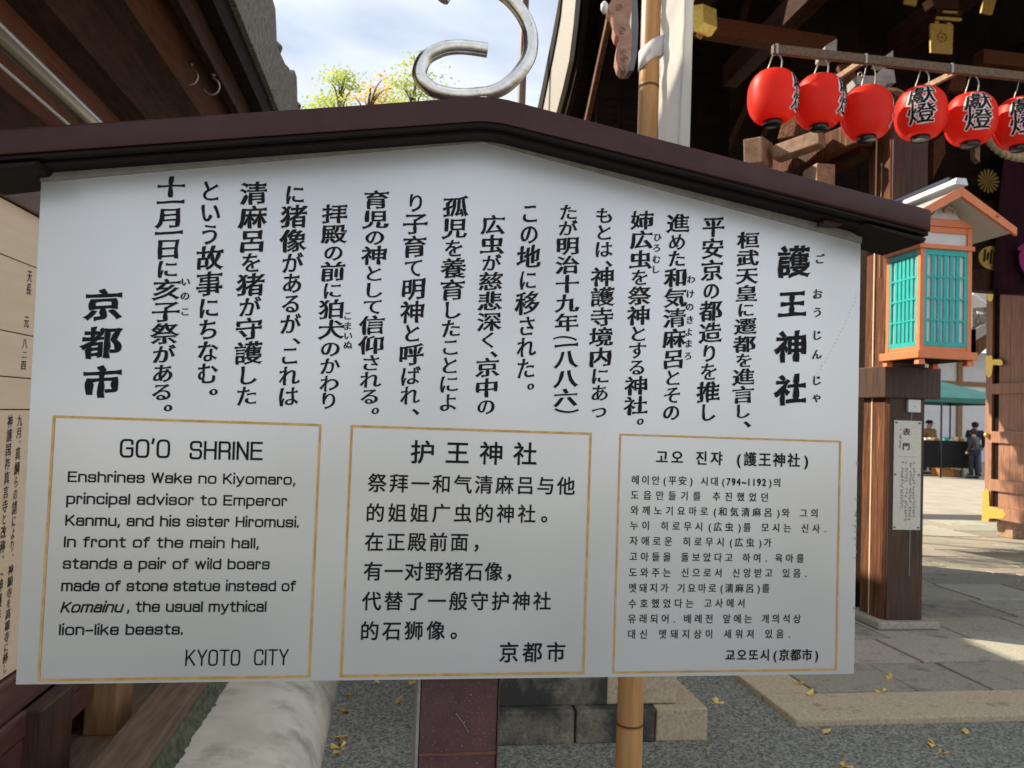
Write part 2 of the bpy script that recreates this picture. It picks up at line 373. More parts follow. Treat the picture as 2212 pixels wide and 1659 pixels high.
def row(s, a, b, h, style, adv=None, sq=1.0, wf=1.0):
    """characters of a horizontal line whose first glyph starts at a and last ends at b"""
    def wt(c):
        if c in '(),.，。': return .62 if c in '()' else (.55 if c in '，。' else .4)
        if c.isdigit() or c == '~': return .52
        if c == ' ': return .62
        return 1.0
    tot = sum(wt(c) for c in s) - (1-wf); out = []; t = 0; D = Vector(b)-Vector(a)
    for ch in s:
        k = wt(ch); x0 = t/tot; t += k
        if ch == ' ': continue
        o = Vector(a)+D*x0
        cs = fatten(G[ch], *(style if not (ch.isdigit() or ch == '~') else (.035, .03)))
        xm = min(p[0] for c in cs for p in c); xx = max(p[0] for c in cs for p in c)
        cell = D.length*k/tot
        W = h*1.12*sq
        if ch in '()，。,.': ctr = o+D*(k*.5/tot); f = lambda x, y: (ctr.x+(x-(xm+xx)/2)*h*1.1, ctr.y+(y-.38)*h*1.15)
        elif k < 1: f = lambda x, y: (o.x+x*h*1.12*.86, o.y+(y-.36)*h*1.2)
        else: f = lambda x, y: (o.x+x*W, o.y+(y-.38)*h*1.15)
        out.append([[f(x, y) for x, y in c] for c in cs])
    return out
def latin(s, a, b, cap, fat=0.0, italic=0, word=1.5):
    cs = text_splines(s, 1, word, 1.06); cs = fatten(cs, fat, fat)
    if italic: cs = [[(x+y*italic, y) for x, y in c] for c in cs]
    x0 = min(p[0] for c in cs for p in c); x1 = max(p[0] for c in cs for p in c)
    D = Vector(b)-Vector(a); sc_ = D.length/(x1-x0)
    return [[(a[0]+D.x*(x-x0)/(x1-x0), a[1]+D.y*(x-x0)/(x1-x0)+y*cap/.70) for x, y in c] for c in cs]

# wide rounded signwriter's alphabet, drawn as strokes: (advance, [(closed, [(x, y, corner radius), ...]), ...])
H_ = .74
def _p(*a, c=False): return (c, [tuple(q)+(0,)*(3-len(q)) for q in a])
SF = {
 'n': [_p((0, 0), (0, H_)), _p((0, H_), (.74, H_, .25), (.74, 0))], 'h': [_p((0, 0), (0, 1)), _p((0, H_), (.74, H_, .25), (.74, 0))],
 'm': [_p((0, 0), (0, H_)), _p((0, H_), (1.16, H_, .22), (1.16, 0)), _p((.58, H_), (.58, 0))], 'r': [_p((0, 0), (0, H_)), _p((0, H_-.0), (.44, H_, .12), (.44, .56))],
 'u': [_p((0, H_), (0, 0, .25), (.74, 0)), _p((.74, H_), (.74, 0))], 'i': [_p((0, 0), (0, H_)), _p((0, 1.05), (0, 1.10))], 'l': [_p((0, 0), (0, 1))],
 's': [_p((.70, .56), (.70, H_, .18), (0, H_, .18), (0, .385, .17), (.72, .385, .17), (.72, 0, .18), (0, 0, .18), (0, .17))],
 'e': [_p((.74, .17), (.74, 0, .18), (0, 0, .25), (0, H_, .25), (.76, H_, .25), (.76, .38), (0, .38))], 'o': [_p((.40, 0), (0, 0, .27), (0, H_, .27), (.80, H_, .27), (.80, 0, .27), c=True)],
 'a': [_p((.04, .60), (.04, H_, .15), (.72, H_, .2), (.72, 0)), _p((.72, .42), (0, .42, .18), (0, 0, .18), (.72, 0))], 'c': [_p((.70, .54), (.70, H_, .2), (0, H_, .27), (0, 0, .27), (.70, 0, .2), (.70, .2))],
 'd': [_p((.76, 1), (.76, 0)), _p((.76, 0), (0, 0, .27), (0, H_, .27), (.76, H_))], 'b': [_p((0, 1), (0, 0)), _p((0, 0), (.76, 0, .27), (.76, H_, .27), (0, H_))],
 'p': [_p((0, -.30), (0, H_)), _p((0, 0), (.76, 0, .27), (.76, H_, .27), (0, H_))], 'k': [_p((0, 0), (0, 1)), _p((.62, H_), (0, .28)), _p((.27, .48), (.72, 0))],
 'w': [_p((0, H_), (.27, 0)), _p((.27, 0), (.54, H_)), _p((.54, H_), (.81, 0)), _p((.81, 0), (1.08, H_))], 'v': [_p((0, H_), (.38, 0)), _p((.38, 0), (.76, H_))], 'y': [_p((0, H_), (.38, 0)), _p((.76, H_), (.30, -.20, .1), (.06, -.26))],
 't': [_p((.20, .96), (.20, 0, .18), (.52, 0)), _p((0, H_), (.52, H_))], 'f': [_p((.16, 0), (.16, 1, .2), (.50, 1)), _p((0, H_), (.46, H_))],
 'E': [_p((.80, 1), (0, 1), (0, 0), (.82, 0)), _p((0, .52), (.74, .52))], 'K': [_p((0, 0), (0, 1)), _p((.78, 1), (0, .36)), _p((.26, .58), (.86, 0))], 'H': [_p((0, 0), (0, 1)), _p((.84, 0), (.84, 1)), _p((0, .52), (.84, .52))],
 'I': [_p((0, 0), (0, 1))], 'W': [_p((0, 1), (.30, 0)), _p((.30, 0), (.60, 1)), _p((.60, 1), (.90, 0)), _p((.90, 0), (1.20, 1))], 'R': [_p((0, 0), (0, 1)), _p((0, 1), (.80, 1, .22), (.80, .46, .22), (0, .46)), _p((.42, .46), (.80, .44, .15), (.80, 0))],
 'N': [_p((0, 0), (0, 1)), _p((0, 1), (.80, 0)), _p((.80, 0), (.80, 1))], 'G': [_p((.80, .78), (.80, 1, .28), (0, 1, .30), (0, 0, .30), (.82, 0, .2), (.82, .50), (.44, .50))], 'O': [_p((.41, 0), (0, 0, .32), (0, 1, .32), (.82, 1, .32), (.82, 0, .32), c=True)],
 'S': [_p((.78, .74), (.78, 1, .24), (0, 1, .24), (0, .52, .22), (.80, .52, .22), (.80, 0, .24), (0, 0, .24), (0, .26))], 'T': [_p((0, 1), (.84, 1)), _p((.42, 1), (.42, 0))],
 'C': [_p((.80, .74), (.80, 1, .28), (0, 1, .30), (0, 0, .30), (.80, 0, .28), (.80, .26))], 'Y': [_p((0, 1), (.42, .46)), _p((.42, .46), (.84, 1)), _p((.42, .46), (.42, 0))],
 ',': [_p((.07, .07), (0, -.16))], '.': [_p((0, -.02), (0, .09))], '-': [_p((0, .40), (.66, .40))], "'": [_p((.04, 1.06), (-.02, .84))]}
def fillet(pts, closed):
    n = len(pts); out = []
    for i, (x, y, r) in enumerate(pts):
        if r and (closed or 0 < i < n-1):
            p, a, b = Vector((x, y)), Vector(pts[i-1][:2]), Vector(pts[(i+1) % n][:2]); da, db = (a-p).length, (b-p).length
            p1, p2 = p+(a-p).normalized()*min(r, da*.5), p+(b-p).normalized()*min(r, db*.5)
            for k in range(6): t = k/5; out.append(p1.lerp(p, t).lerp(p.lerp(p2, t), t))
        else: out.append(Vector((x, y)))
    return out
def latin2(s, a, b, cap, wt, name, parent, italic=0, space=.62):
    x = 0; items = []
    for ch in s:
        if ch == ' ': x += space; continue
        st = SF[ch]; w_ = max(p[0] for c, pl in st for p in pl); items.append((x, st)); x += w_+.33
    tot = x-.33; a, b = Vector(a), Vector(b); D = (b-a); sx = (D.length-wt)/tot; d = D.normalized(); pp = Vector((-d.y, d.x)); bm_ = MB(); n_ = 0
    for x0, st in items:
        for closed, pl in st:
            P_ = []
            for q in fillet(pl, closed):
                if P_ and (Vector(q)-P_[-1]).length < 1e-5: continue
                P_.append(Vector(q))
            W_ = [a+d*(wt/2+(x0+q.x)*sx+q.y*italic*cap)+pp*(wt/2*(0 if q.y <= .0 and 0 else 1)*(1-2*min(1, max(0, q.y)))+q.y*cap) for q in P_]
            if closed: W_.append(W_[0])
            m_ = len(W_); L_, R_ = [], []
            for i in range(m_):
                if closed: t1, t2 = (W_[i]-W_[i-1 if i else m_-2]).normalized(), (W_[i+1 if i < m_-1 else 1]-W_[i]).normalized()
                else: t1, t2 = (W_[i]-W_[i-1]).normalized() if i else None, (W_[i+1]-W_[i]).normalized() if i < m_-1 else None
                t1 = t1 or t2; t2 = t2 or t1
                nn = (Vector((-t1.y, t1.x))+Vector((-t2.y, t2.x))); nn.normalize(); k = min(1/max(.3, nn.dot(Vector((-t1.y, t1.x)))), 1.8)
                e = W_[i]
                L_.append(e+nn*wt/2*k); R_.append(e-nn*wt/2*k)
            if not closed:
                for E_, i, sgn in ((0, 0, -1), (m_-1, m_-1, 1)):
                    t = (W_[1]-W_[0]).normalized() if i == 0 else (W_[-1]-W_[-2]).normalized()
                    L_[i] = L_[i]+t*sgn*wt*.5*(1 if m_ > 0 else 0); R_[i] = R_[i]+t*sgn*wt*.5
            yv = -.0005-.000012*(n_ % 24); n_ += 1
            v = bm_.poly([(q.x, yv, q.y) for q in L_]+[(q.x, yv, q.y) for q in R_], [(i, i+1, m_+i+1, m_+i) for i in range(m_-1)])
    return bm_.build(name, m_ink, parent)

# ================================================================== GROUND
g = MB()
g.poly([(-60, -60, -.004), (60, -60, -.004), (60, 60, -.004), (-60, 60, -.004)], [(0, 1, 2, 3)])
g.build('ground', m_earth, kind='structure')
GZ = .05
g = B(-5.5, 9.6, -12, 10.2, -.003, GZ)
g.build('asphalt_yard', m_asph, kind='structure')
g = MB(); g.poly([(9.6, -60, 0), (60, -60, 0), (60, 60, 0), (-20, 60, 0), (-20, 10.2, 0), (9.6, 10.2, 0)], [(0, 1, 2, 3, 4, 5)])
g.build('court_ground', m_earth, kind='structure')

# raised paving with kerb stones
pv = B(1.95, 12.0, 2.62, 11.0, .001, .066).build('paving', m_joint, kind='structure')
def slab(x0, x1, y0, y1, z1, mt, name, par=pv, z0=.03, gp=.009, bev=.008):
    B(x0+gp, x1-gp, y0+gp, y1-gp, z0, z1+random.uniform(-.003, .003), bev=bev, jit=.002).build(name, mt, par)
xs = [1.945, 4.02, 5.6, 7.4, 9.2, 12]
for a, b in zip(xs, xs[1:]): slab(a, b, 2.585, 2.935, .085, m_granite, 'kerb_stone', z0=-.02, gp=.003, bev=.01)
ys = [2.935, 3.9, 5.1, 6.6, 8.2]
for a, b in zip(ys, ys[1:]): slab(1.945, 2.25, a, b, .085, m_granite, 'kerb_stone', z0=-.02, gp=.003, bev=.01)
rows = [2.94, 3.415, 3.905, 4.44, 4.98, 5.58, 6.08, 6.39, 6.69, 6.98, 7.43, 7.9, 8.45, 9.0, 9.6, 10.2]
starts = {0: [2.255, 2.85, 3.30, 4.15, 4.9, 5.8, 6.7], 1: [2.255, 2.75, 3.23, 3.84, 4.75, 5.6, 6.5], 2: [2.255, 3.35, 3.95, 4.62, 5.6, 6.3]}
for i, (a, b) in enumerate(zip(rows, rows[1:])):
    x = starts.get(i)
    if not x:
        x = [2.255]; 
        while x[-1] < 11: x.append(x[-1]+random.uniform(.7, 1.25))
    else:
        while x[-1] < 11: x.append(x[-1]+random.uniform(.8, 1.2))
    x[-1] = 11.95
    for p, q in zip(x, x[1:]): slab(p, q, a, b, .08, random.choice([m_granite2, m_granite2, m_granite3, m_granite4, m_granite5]), 'paving_slab')

# ================================================================== INFORMATION SIGN
PB = lambda x, y: at(x, y, 'Y', 0)
sign = thing('information_sign', (.0875, .03, 0), 'grey shrine notice board in four languages under a brown gabled cap on a brown post', 'information sign')
AX, HW, ZB, ZE, ZA = .0925, .4965, 1.186, 1.746, 1.8365
out2 = [(AX-HW+.002, ZB), (AX+HW, ZB-.002), (AX+HW-.001, ZE), (AX-.004, ZA), (AX-HW-.003, ZE+.002)]
panel = MB().prism([(x, 0, z) for x, z in out2], (0, .018, 0), bev=.0012).build('panel', m_panel, sign, smooth=30)
# worn lip between panel and cap
for a, b in ((2, 3), (3, 4)):
    (xa, za), (xb, zb) = out2[a], out2[b]
    MB().prism([(xa, -.0022, za-.007), (xb, -.0022, zb-.007), (xb, -.0022, zb+.004), (xa, -.0022, za+.004)], (0, .0022, 0)).build('lip', m_lip, sign)
# cap: a bar bent at the ridge, rounded, with a groove low on its face
def capbar(y0, y1, h0, h1, xl, xr, nm, mt, bev):
    zt = lambda x: 1.869-(abs(x-AX)*.163)
    xs_ = [xl, AX-.02, AX-.008, AX+.008, AX+.02, xr]
    t = []
    for x in xs_:
        z = zt(x)
        if abs(x-AX) < .01: z -= .0008
        t.append((x, z))
    o_ = [(x, y0, z-h0) for x, z in t]+[(x, y0, z-h1) for x, z in t[::-1]]
    return MB().prism(o_, (0, y1-y0, 0), bev=bev).build(nm, mt, sign, smooth=40)
capbar(-.045, .055, 0, .0285, -.480, .655, 'cap', m_cap, .0035)
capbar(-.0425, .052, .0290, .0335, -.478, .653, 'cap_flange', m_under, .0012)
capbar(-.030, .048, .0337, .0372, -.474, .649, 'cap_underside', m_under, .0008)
for x0, x1 in ((.568, .652), (-.477, -.393)):
    zt = lambda x: 1.869-(abs(x-AX)*.163)
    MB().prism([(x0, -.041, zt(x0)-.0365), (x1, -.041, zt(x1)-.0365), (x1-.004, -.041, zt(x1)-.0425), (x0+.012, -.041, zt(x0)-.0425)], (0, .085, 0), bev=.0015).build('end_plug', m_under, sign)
for x in (.535,): 
    B(x-.012, x+.012, -.022, -.004, zt(x)-.0415, zt(x)-.0365, bev=.001).build('bracket', m_cap, sign)
# finial: bent aluminium tube
fp = [(.091, 1.9535), (.072, 1.9545), (.055, 1.954), (.040, 1.951), (.029, 1.946), (.018, 1.939), (.012, 1.931), (.0085, 1.920), (.010, 1.910), (.0185, 1.9015), (.030, 1.8955), (.048, 1.893), (.066, 1.8935), (.082, 1.8965), (.097, 1.900),
      (.112, 1.908), (.125, 1.920), (.136, 1.935), (.1435, 1.950), (.146, 1.965), (.1445, 1.981), (.138, 1.997), (.128, 2.011), (.114, 2.024), (.096, 2.033), (.076, 2.037), (.056, 2.034), (.040, 2.025), (.032, 2.012)]
def smooth_path(p, k=4):
    o_ = []
    for i in range(len(p)-1):
        a, b, c, d = (Vector(p[max(i-1, 0)]), Vector(p[i]), Vector(p[i+1]), Vector(p[min(i+2, len(p)-1)]))
        for j in range(k):
            t = j/k; o_.append(.5*((2*b)+(c-a)*t+(2*a-5*b+4*c-d)*t*t+(3*b-a-3*c+d)*t**3))
    o_.append(Vector(p[-1])); return o_
P3 = [(x, .02, z) for x, z in fp]
sp_ = smooth_path(P3, 4)
fin = MB().tube(sp_, [.0092]*(len(sp_)), 20).build('finial', m_alu, sign, smooth=50)
MB().lathe((.088, .02, 1.862), [(.017, 0), (.016, .010), (.012, .018), (.009, .028)], 16).build('weld_boss', m_alu, fin, smooth=40)
# post (boxed H section) behind the panel
B(.0395, .1335, .0205, .11, 0, 1.80, bev=.003).build('post', m_post, sign, smooth=30)
B(.0355, .0392, .019, .112, 0, 1.80, bev=.0008).build('post_edge', m_lip, sign)
B(.1338, .1352, .019, .112, 0, 1.80).build('post_edge', m_post, sign)
B(.0400, .1330, .0190, .0204, 1.088, 1.0915).build('rust_band', m_rust, sign)
scr = MB()
for a, b in (((.0825, 1.138), (.0905, 1.128)), ((.0905, 1.128), (.0990, 1.1145)), ((.094, 1.122), (.0965, 1.119))):
    scr.prism([(a[0], .0188, a[1]), (a[0]+.0003, .0188, a[1]+.0002), (b[0]+.0003, .0188, b[1]+.0002), (b[0], .0188, b[1])], (0, .0012, 0))
scr.build('scratch', m_chip, sign)
# gold frames
for x0, x1 in ((-.3800, -.0885), (-.0551, .2351), (.2702, .5650)):
    z0, z1 = 1.5-.3108, 1.5-.0188
    def corner(x, z): return Vector((x, -.0006, z))
    tck = .0027 if x0 < .2 else .0022
    b_ = MB()
    for (p, q, r_, s_) in (((x0, z1), (x1, z1), (x1, z1-tck), (x0, z1-tck)), ((x0, z0+tck), (x1, z0+tck), (x1, z0), (x0, z0)),
                           ((x0, z1-tck), (x0+tck, z1-tck), (x0+tck, z0+tck), (x0, z0+tck)), ((x1-tck, z1-tck), (x1, z1-tck), (x1, z0+tck), (x1-tck, z0+tck))):
        b_.poly([corner(*v) for v in (p, q, r_, s_)], [(0, 1, 2, 3)])
    b_.build('gold_border', m_gold_line, panel)
INK = lambda x, y: Vector((x, -.0007, y))
def bp(z_, x, y): v = PB(*z_(x, y)); return (v.x, v.z)
Z1, Z2, Z3 = zm(200, 600, 1.508), zm(1200, 700, 1.58), zm(2200, 750, 1.6592)
E4, C5, K6 = zm(100, 1600, 1.4425), zm(1300, 1600, 1.4427), zm(2380, 1650, 1.55)
JP = [(Z1, '十一月一日に亥子祭がある。', (716, 140), (655, 1545), .0300), (Z1, 'という故事にちなむ。', (950, 165), (928, 1455), .0290),
      (Z1, '清麻呂を猪が守護した', (1208, 172), (1160, 1505), .0300), (Z1, 'に猪像があるが、これは', (1450, 190), (1408, 1510), .0290),
      (Z2, '拝殿の前に狛犬のかわり', (188, 160), (148, 1440), .0290), (Z2, '育児の神として信仰される。', (446, 75), (400, 1475), .0300), (Z2, 'り子育て明神と呼ばれ、', (692, 95), (650, 1480), .0290),
      (Z2, '孤児を養育したことによ', (940, 112), (890, 1455), .0300), (Z2, '広虫が慈悲深く、京中の', (1172, 230), (1125, 1475), .0290), (Z2, 'この地に移された。', (1402, 155), (1370, 1330), .0290),
      (Z3, 'たが明治十九年（一八八六）', (62, 90), (42, 1480), .0292), (Z3, 'もとは、神護寺境内にあっ', (300, 110), (262, 1490), .0292), (Z3, '姉広虫を祭神とする神社。', (545, 130), (498, 1535), .0292),
      (Z3, '進めた和気清麻呂とその', (780, 148), (735, 1505), .0292), (Z3, '平安京の都造りを推し', (1012, 165), (970, 1510), .0292), (Z3, '桓武天皇に遷都を進言し、', (1240, 268), (1195, 1545), .0292)]
RB = [(Z1, [('い', 800, 768), ('の', 797, 852), ('こ', 797, 945)]), (Z2, [('こ', 267, 858), ('ま', 266, 922), ('い', 269, 982), ('ぬ', 268, 1040)]),
      (Z3, [('ひ', 645, 305), ('ろ', 640, 375), ('む', 638, 450), ('し', 632, 515)]), (Z3, [('わ', 865, 580), ('け', 859, 675), ('の', 855, 760), ('き', 857, 845), ('よ', 850, 925), ('ま', 848, 1000), ('ろ', 844, 1080)]),
      (Z3, [('ご', 1705, 447), ('お', 1690, 677), ('う', 1690, 795), ('じ', 1686, 945), ('ん', 1685, 1070), ('じ', 1683, 1240), ('ゃ', 1685, 1350)])]
KYO = [('京', 312, 905, 190), ('都', 302, 1128, 196), ('市', 303, 1362, 194)]
TITLE = [('護', 1533, 465, 225), ('王', 1524, 740, 200), ('神', 1518, 1018, 220), ('社', 1514, 1300, 215)]
CN = [('护王神社', (455, 257), (1177, 270), 128, 0), ('祭拜一和气清麻吕与他', (212, 433), (1390, 452), 96, 1), ('的姐姐广虫的神社。', (200, 603), (1235, 610), 96, 1), ('在正殿前面，', (195, 768), (850, 770), 96, 1),
      ('有一对野猪石像，', (188, 935), (1035, 938), 96, 1), ('代替了一般守护神社', (180, 1105), (1255, 1105), 96, 1), ('的石狮像。', (168, 1275), (722, 1270), 96, 1), ('京都市', (958, 1397), (1342, 1395), 104, 1)]
KR = [('고오 진쟈 (護王神社)', (313, 230), (1245, 253), 82, 1), ('헤이안(平安) 시대(794~1192)의', (163, 370), (1080, 388), 54, 0), ('도읍만들기를 추진했었던', (160, 462), (1015, 478), 54, 0),
      ('와께노기요마로(和気清麻呂)와 그의', (158, 555), (1315, 575), 54, 0), ('누이 히로무시(広虫)를 모시는 신사.', (155, 648), (1350, 668), 54, 0), ('자애로운 히로무시(広虫)가', (153, 742), (1028, 755), 54, 0),
      ('고아들을 돌보았다고 하여. 육아를', (150, 838), (1225, 850), 54, 0), ('도와주는 신으로서 신앙받고 있음.', (148, 935), (1232, 940), 54, 0), ('멧돼지가 기요마로(清麻呂)를', (146, 1030), (1012, 1032), 54, 0),
      ('수호했었다는 고사에서', (145, 1125), (868, 1122), 54, 0), ('유래되어. 배례전 앞에는 개의석상', (142, 1218), (1205, 1218), 54, 0), ('대신 멧돼지상이 세워져 있음.', (140, 1312), (1132, 1310), 54, 0), ('교오또시(京都市)', (735, 1440), (1305, 1438), 68, 1)]
WALLT = ['天長元八二四九月、真綱らの請により、神願寺を高雄寺に移し', '神護国祚真言寺と改称。（神護寺縁起）']
load_glyphs(''.join(a[1] for a in JP)+''.join(c[0] for r_ in RB for c in r_[1])+'護王神社京都市'+''.join(a[0] for a in CN)+''.join(a[0] for a in KR)+''.join(WALLT)+'獻燈表門')
BRUSH = (.040, .004, .036, .135, .026)
for i, (z_, s, a, b, wd) in enumerate(JP):
    st = BRUSH
    lay(column(s, bp(z_, *a), bp(z_, *b), wd*1.02, st, i*7.7), INK, 'lettering', m_ink, panel)
ti = []
for ch, x, y, sz in TITLE:
    c_ = bp(Z3, x, y); s_ = sz/1.6592*K*.92/FPX*1.06
    ti.append([[(c_[0]+(px-.5)*s_, c_[1]+(py-.38)*s_*.94) for px, py in c] for c in fatten(G[ch], .054, .022, .040, .12, .018)])
lay(ti, INK, 'lettering', m_ink, panel)
ti = []
for ch, x, y, sz in KYO:
    c_ = bp(Z1, x, y); s_ = sz/1.508*K*.92/FPX*1.06
    ti.append([[(c_[0]+(px-.5)*s_, c_[1]+(py-.38)*s_*.86) for px, py in c] for c in fatten(G[ch], .052, .018, .040, .12, .018)])
lay(ti, INK, 'lettering', m_ink, panel)
for z_, ls in RB:
    o_ = []
    for ch, x, y in ls:
        c_ = bp(z_, x, y); s_ = .0108 if z_ is not Z3 else (.0112 if ls[0][0] != 'ご' else .0140)
        o_.append([[(c_[0]+(px-.5)*s_, c_[1]+(py-.38)*s_) for px, py in c] for c in fatten(G[ch], .026, .010, .018, .06, .02)])
    lay(o_, INK, 'lettering', m_ink, panel)
for s, a, b, h, t in CN:
    hh = h/1.4427*K*.92/FPX
    if t == 0:
        A_, B_ = Vector(bp(C5, *a)), Vector(bp(C5, *b)); D_ = B_-A_; n_ = len(s); wch = hh*1.10; stp = (D_.length-wch)/(n_-1); o_ = []
        for i, ch in enumerate(s):
            q = A_+D_.normalized()*stp*i
            o_.append([[(q.x+x*wch, q.y+(y-.38)*hh*1.08) for x, y in c] for c in fatten(G[ch], .022, .020)])
    else:
        o_ = row(s, bp(C5, *a), bp(C5, *b), hh, (.018, .016), wf=.88)
    lay(o_, INK, 'lettering', m_ink, panel)
for s, a, b, h, t in KR:
    hh = h/1.55*K*.92/FPX
    lay(row(s, bp(K6, *a), bp(K6, *b), hh, (.026, .022) if t else (.011, .010), wf=.85, sq=.98), INK, 'lettering', m_ink, panel)
EN = [("GO'O", (535, 291), (820, 294), 100, 12, 0), ('SHRINE', (932, 301), (1347, 306), 100, 12, 0), ('Enshrines Wake no Kiyomaro,', (240, 430), (1532, 446), 57, 8.6, 0),
      ('principal advisor to Emperor', (232, 555), (1485, 567), 57, 8.6, 0), ('Kanmu, and his sister Hiromusi.', (226, 678), (1552, 688), 57, 8.6, 0), ('In front of the main hall,', (218, 800), (1325, 807), 57, 8.6, 0),
      ('stands a pair of wild boars', (212, 923), (1387, 926), 57, 8.6, 0), ('made of stone statue instead of', (203, 1050), (1535, 1050), 57, 8.6, 0), ('Komainu', (198, 1172), (548, 1170), 57, 9, .22),
      (', the usual mythical', (577, 1168), (1368, 1167), 57, 8.6, 0), ('lion-like beasts.', (190, 1300), (893, 1296), 57, 8.6, 0), ('KYOTO', (907, 1474), (1218, 1472), 86, 8.5, 0), ('CITY', (1297, 1471), (1492, 1469), 86, 8.5, 0)]
for s, a, b, h, wt_, it in EN:
    u_ = K*.92/FPX/1.4425
    latin2(s, bp(E4, *a), bp(E4, *b), h*u_, wt_*u_, 'lettering', panel, it)
# paint chips on the right edge of the panel
ch_ = MB()
for i in range(26):
    z = random.choice([random.uniform(1.20, 1.46), random.uniform(1.33, 1.42)]); x = .5885-abs(random.gauss(0, .0022)); s_ = random.uniform(.0004, .0016)
    a0 = random.random()*6; n_ = 6
    ch_.poly([(x+s_*random.uniform(.3, 1)*math.cos(a0+k*6.283/n_), -.0005, z+s_*random.uniform(.5, 2.5)*math.sin(a0+k*6.283/n_)) for k in range(n_)], [tuple(range(n_))])
for i in range(22):
    t = i/21; x, z = .583-.052*t**1.2+random.uniform(-.001, .001), 1.672-.105*t; s_ = .0005
    ch_.poly([(x-s_, -.0005, z-s_), (x+s_, -.0005, z-s_), (x+s_, -.0005, z+s_), (x-s_, -.0005, z+s_)], [(0, 1, 2, 3)])
ch_.build('paint_chips', m_chip, panel, kind='stuff')

# ================================================================== LEFT: roofed wall with history boards
lw = thing('roofed_wall', (-1.3, 3.5, 0), 'dark timber wall along the left with deep tiled eaves over it', 'wall')
XW = -1.22
y0w, y1w = -.6, 9.0
yy = y0w
while yy < y1w:
    wd = random.uniform(.17, .21); B(XW-.03, XW, yy+.002, min(yy+wd, y1w)-.002, .34, 2.62, jit=.0015).build('plank', m_dwoodv, lw); yy += wd
for y in (-.5, .55, 1.62, 2.10, 3.4, 5.0, 6.8, 8.8): B(XW+.005, XW+.13, y, y+.13, .12, 2.1, bev=.006).build('post', m_gwood if y == 2.10 else m_dwoodv, lw)
B(-.865, -.712, y0w, y1w, .372, .425, bev=.010).build('sill_beam', m_sill, lw)
B(XW-.02, -.87, y0w, y1w, .24, .31, bev=.006).build('sill_ledge', m_sill, lw)
B(-1.06, -.95, 2.03, 2.20, .31, .62, bev=.006).build('strut', m_timber, lw)
B(-1.065, -.98, 1.50, 1.72, .31, .60, bev=.006).build('strut', m_dwoodv, lw)
B(XW-.06, XW+.02, y0w, y1w, 2.63, 2.80, bev=.008).build('wall_plate', m_dwood, lw)
# roof: longitudinal boards stepping out to the eave, then two slopes
def slope(x0, z0, x1, z1, t, nm, mt, ya=y0w, yb=y1w): return MB().prism([(x0, ya, z0), (x1, ya, z1), (x1, ya, z1+t), (x0, ya, z0+t)], (0, yb-ya, 0)).build(nm, mt, lw)
ch_l = [(-1.13, 2.12), (-1.10, 2.33), (-1.165, 2.34), (-1.150, 2.62), (-1.075, 2.66), (-1.04, 2.82), (-.98, 2.86), (-.90, 2.985), (-.862, 2.99)]
mts = [m_dwood, m_black, m_rwood, m_dwood, m_dwood, m_dwood, m_rwood, m_dwood]
for (a, b), mt in zip(zip(ch_l, ch_l[1:]), mts):
    d_ = (Vector((b[0]-a[0], 0, b[1]-a[1]))).normalized(); n_ = Vector((-d_.z, 0, d_.x))*.025
    MB().prism([(a[0], y0w, a[1]), (b[0], y0w, b[1]), (b[0]+d_.x*.02+n_.x, y0w, b[1]+d_.z*.02+n_.z), (a[0]+n_.x, y0w, a[1]+n_.z)], (0, y1w-y0w, 0)).build('soffit_board', mt, lw)
B(-.875, -.835, y0w, y1w, 2.93, 3.16, bev=.006).build('eave_beam', m_dwood, lw)
B(-.832, -.772, y0w, y1w, 3.05, 3.20, bev=.004).build('fascia', m_black, lw)
# tile edge: built of long eave tiles with a stepped top, each a part
yb_ = -.12
while yb_ < 8.8:
    ln = .87
    pr = [(yb_, 3.175), (yb_+ln, 3.175), (yb_+ln, 3.49), (yb_+ln-.03, 3.54), (yb_+ln-.09, 3.635), (yb_+ln-.20, 3.630), (yb_+ln-.34, 3.525), (yb_+ln-.60, 3.505), (yb_, 3.475)]
    MB().prism([(-.772, y+.002*(i > 0), z+random.uniform(-.004, .004)) for i, (y, z) in enumerate(pr)], (.03, 0, 0), bev=.004).build('eave_tile', m_tile, lw)
    yb_ += ln
slope(-2.9, 5.33, -.775, 3.50, .03, 'roof_slope', m_tile); slope(-5.0, 3.50, -2.9, 5.33, .03, 'roof_slope', m_tile)  # unseen ridge raised and set back so its shadow covers the yard
yb_ = -.4
while yb_ < 9:
    MB().tube([(-2.9, yb_, 5.38), (-.80, yb_, 3.56)], .06, 10).build('round_tile', m_tile, lw, smooth=40); yb_ += .29
MB().tube([(-2.9, y0w, 5.40), (-2.9, y1w, 5.40)], .12, 12).build('ridge_tile', m_tile, lw, smooth=40)
B(-4.9, -4.84, y0w, y1w, .3, 3.6).build('rear_wall', m_dwood, lw)
# cup hooks under the eave
for hx, hy, hz in ((-.925, 2.43, 2.930), (-.857, 2.52, 2.932)):
    P_ = [(hx, hy, hz+.01), (hx, hy, hz-.022)]+[(hx-.004+.034*math.sin(t), hy, hz-.058-.036*math.cos(t+math.pi)*1.0) for t in [R(a) for a in range(10, 265, 15)]]
    top('cup_hook', MB().tube(P_, .0042, 8).lathe((hx, hy, hz-.006), [(.010, -.002), (.010, .002)], 10), m_wire, 'small metal cup hook under the eave, the one nearer the tile edge' if hx > -.9 else 'small metal cup hook under the eave, the one nearer the steel tube', 'hook', (hx, hy, hz), 'hooks under the left eave', smooth=True)
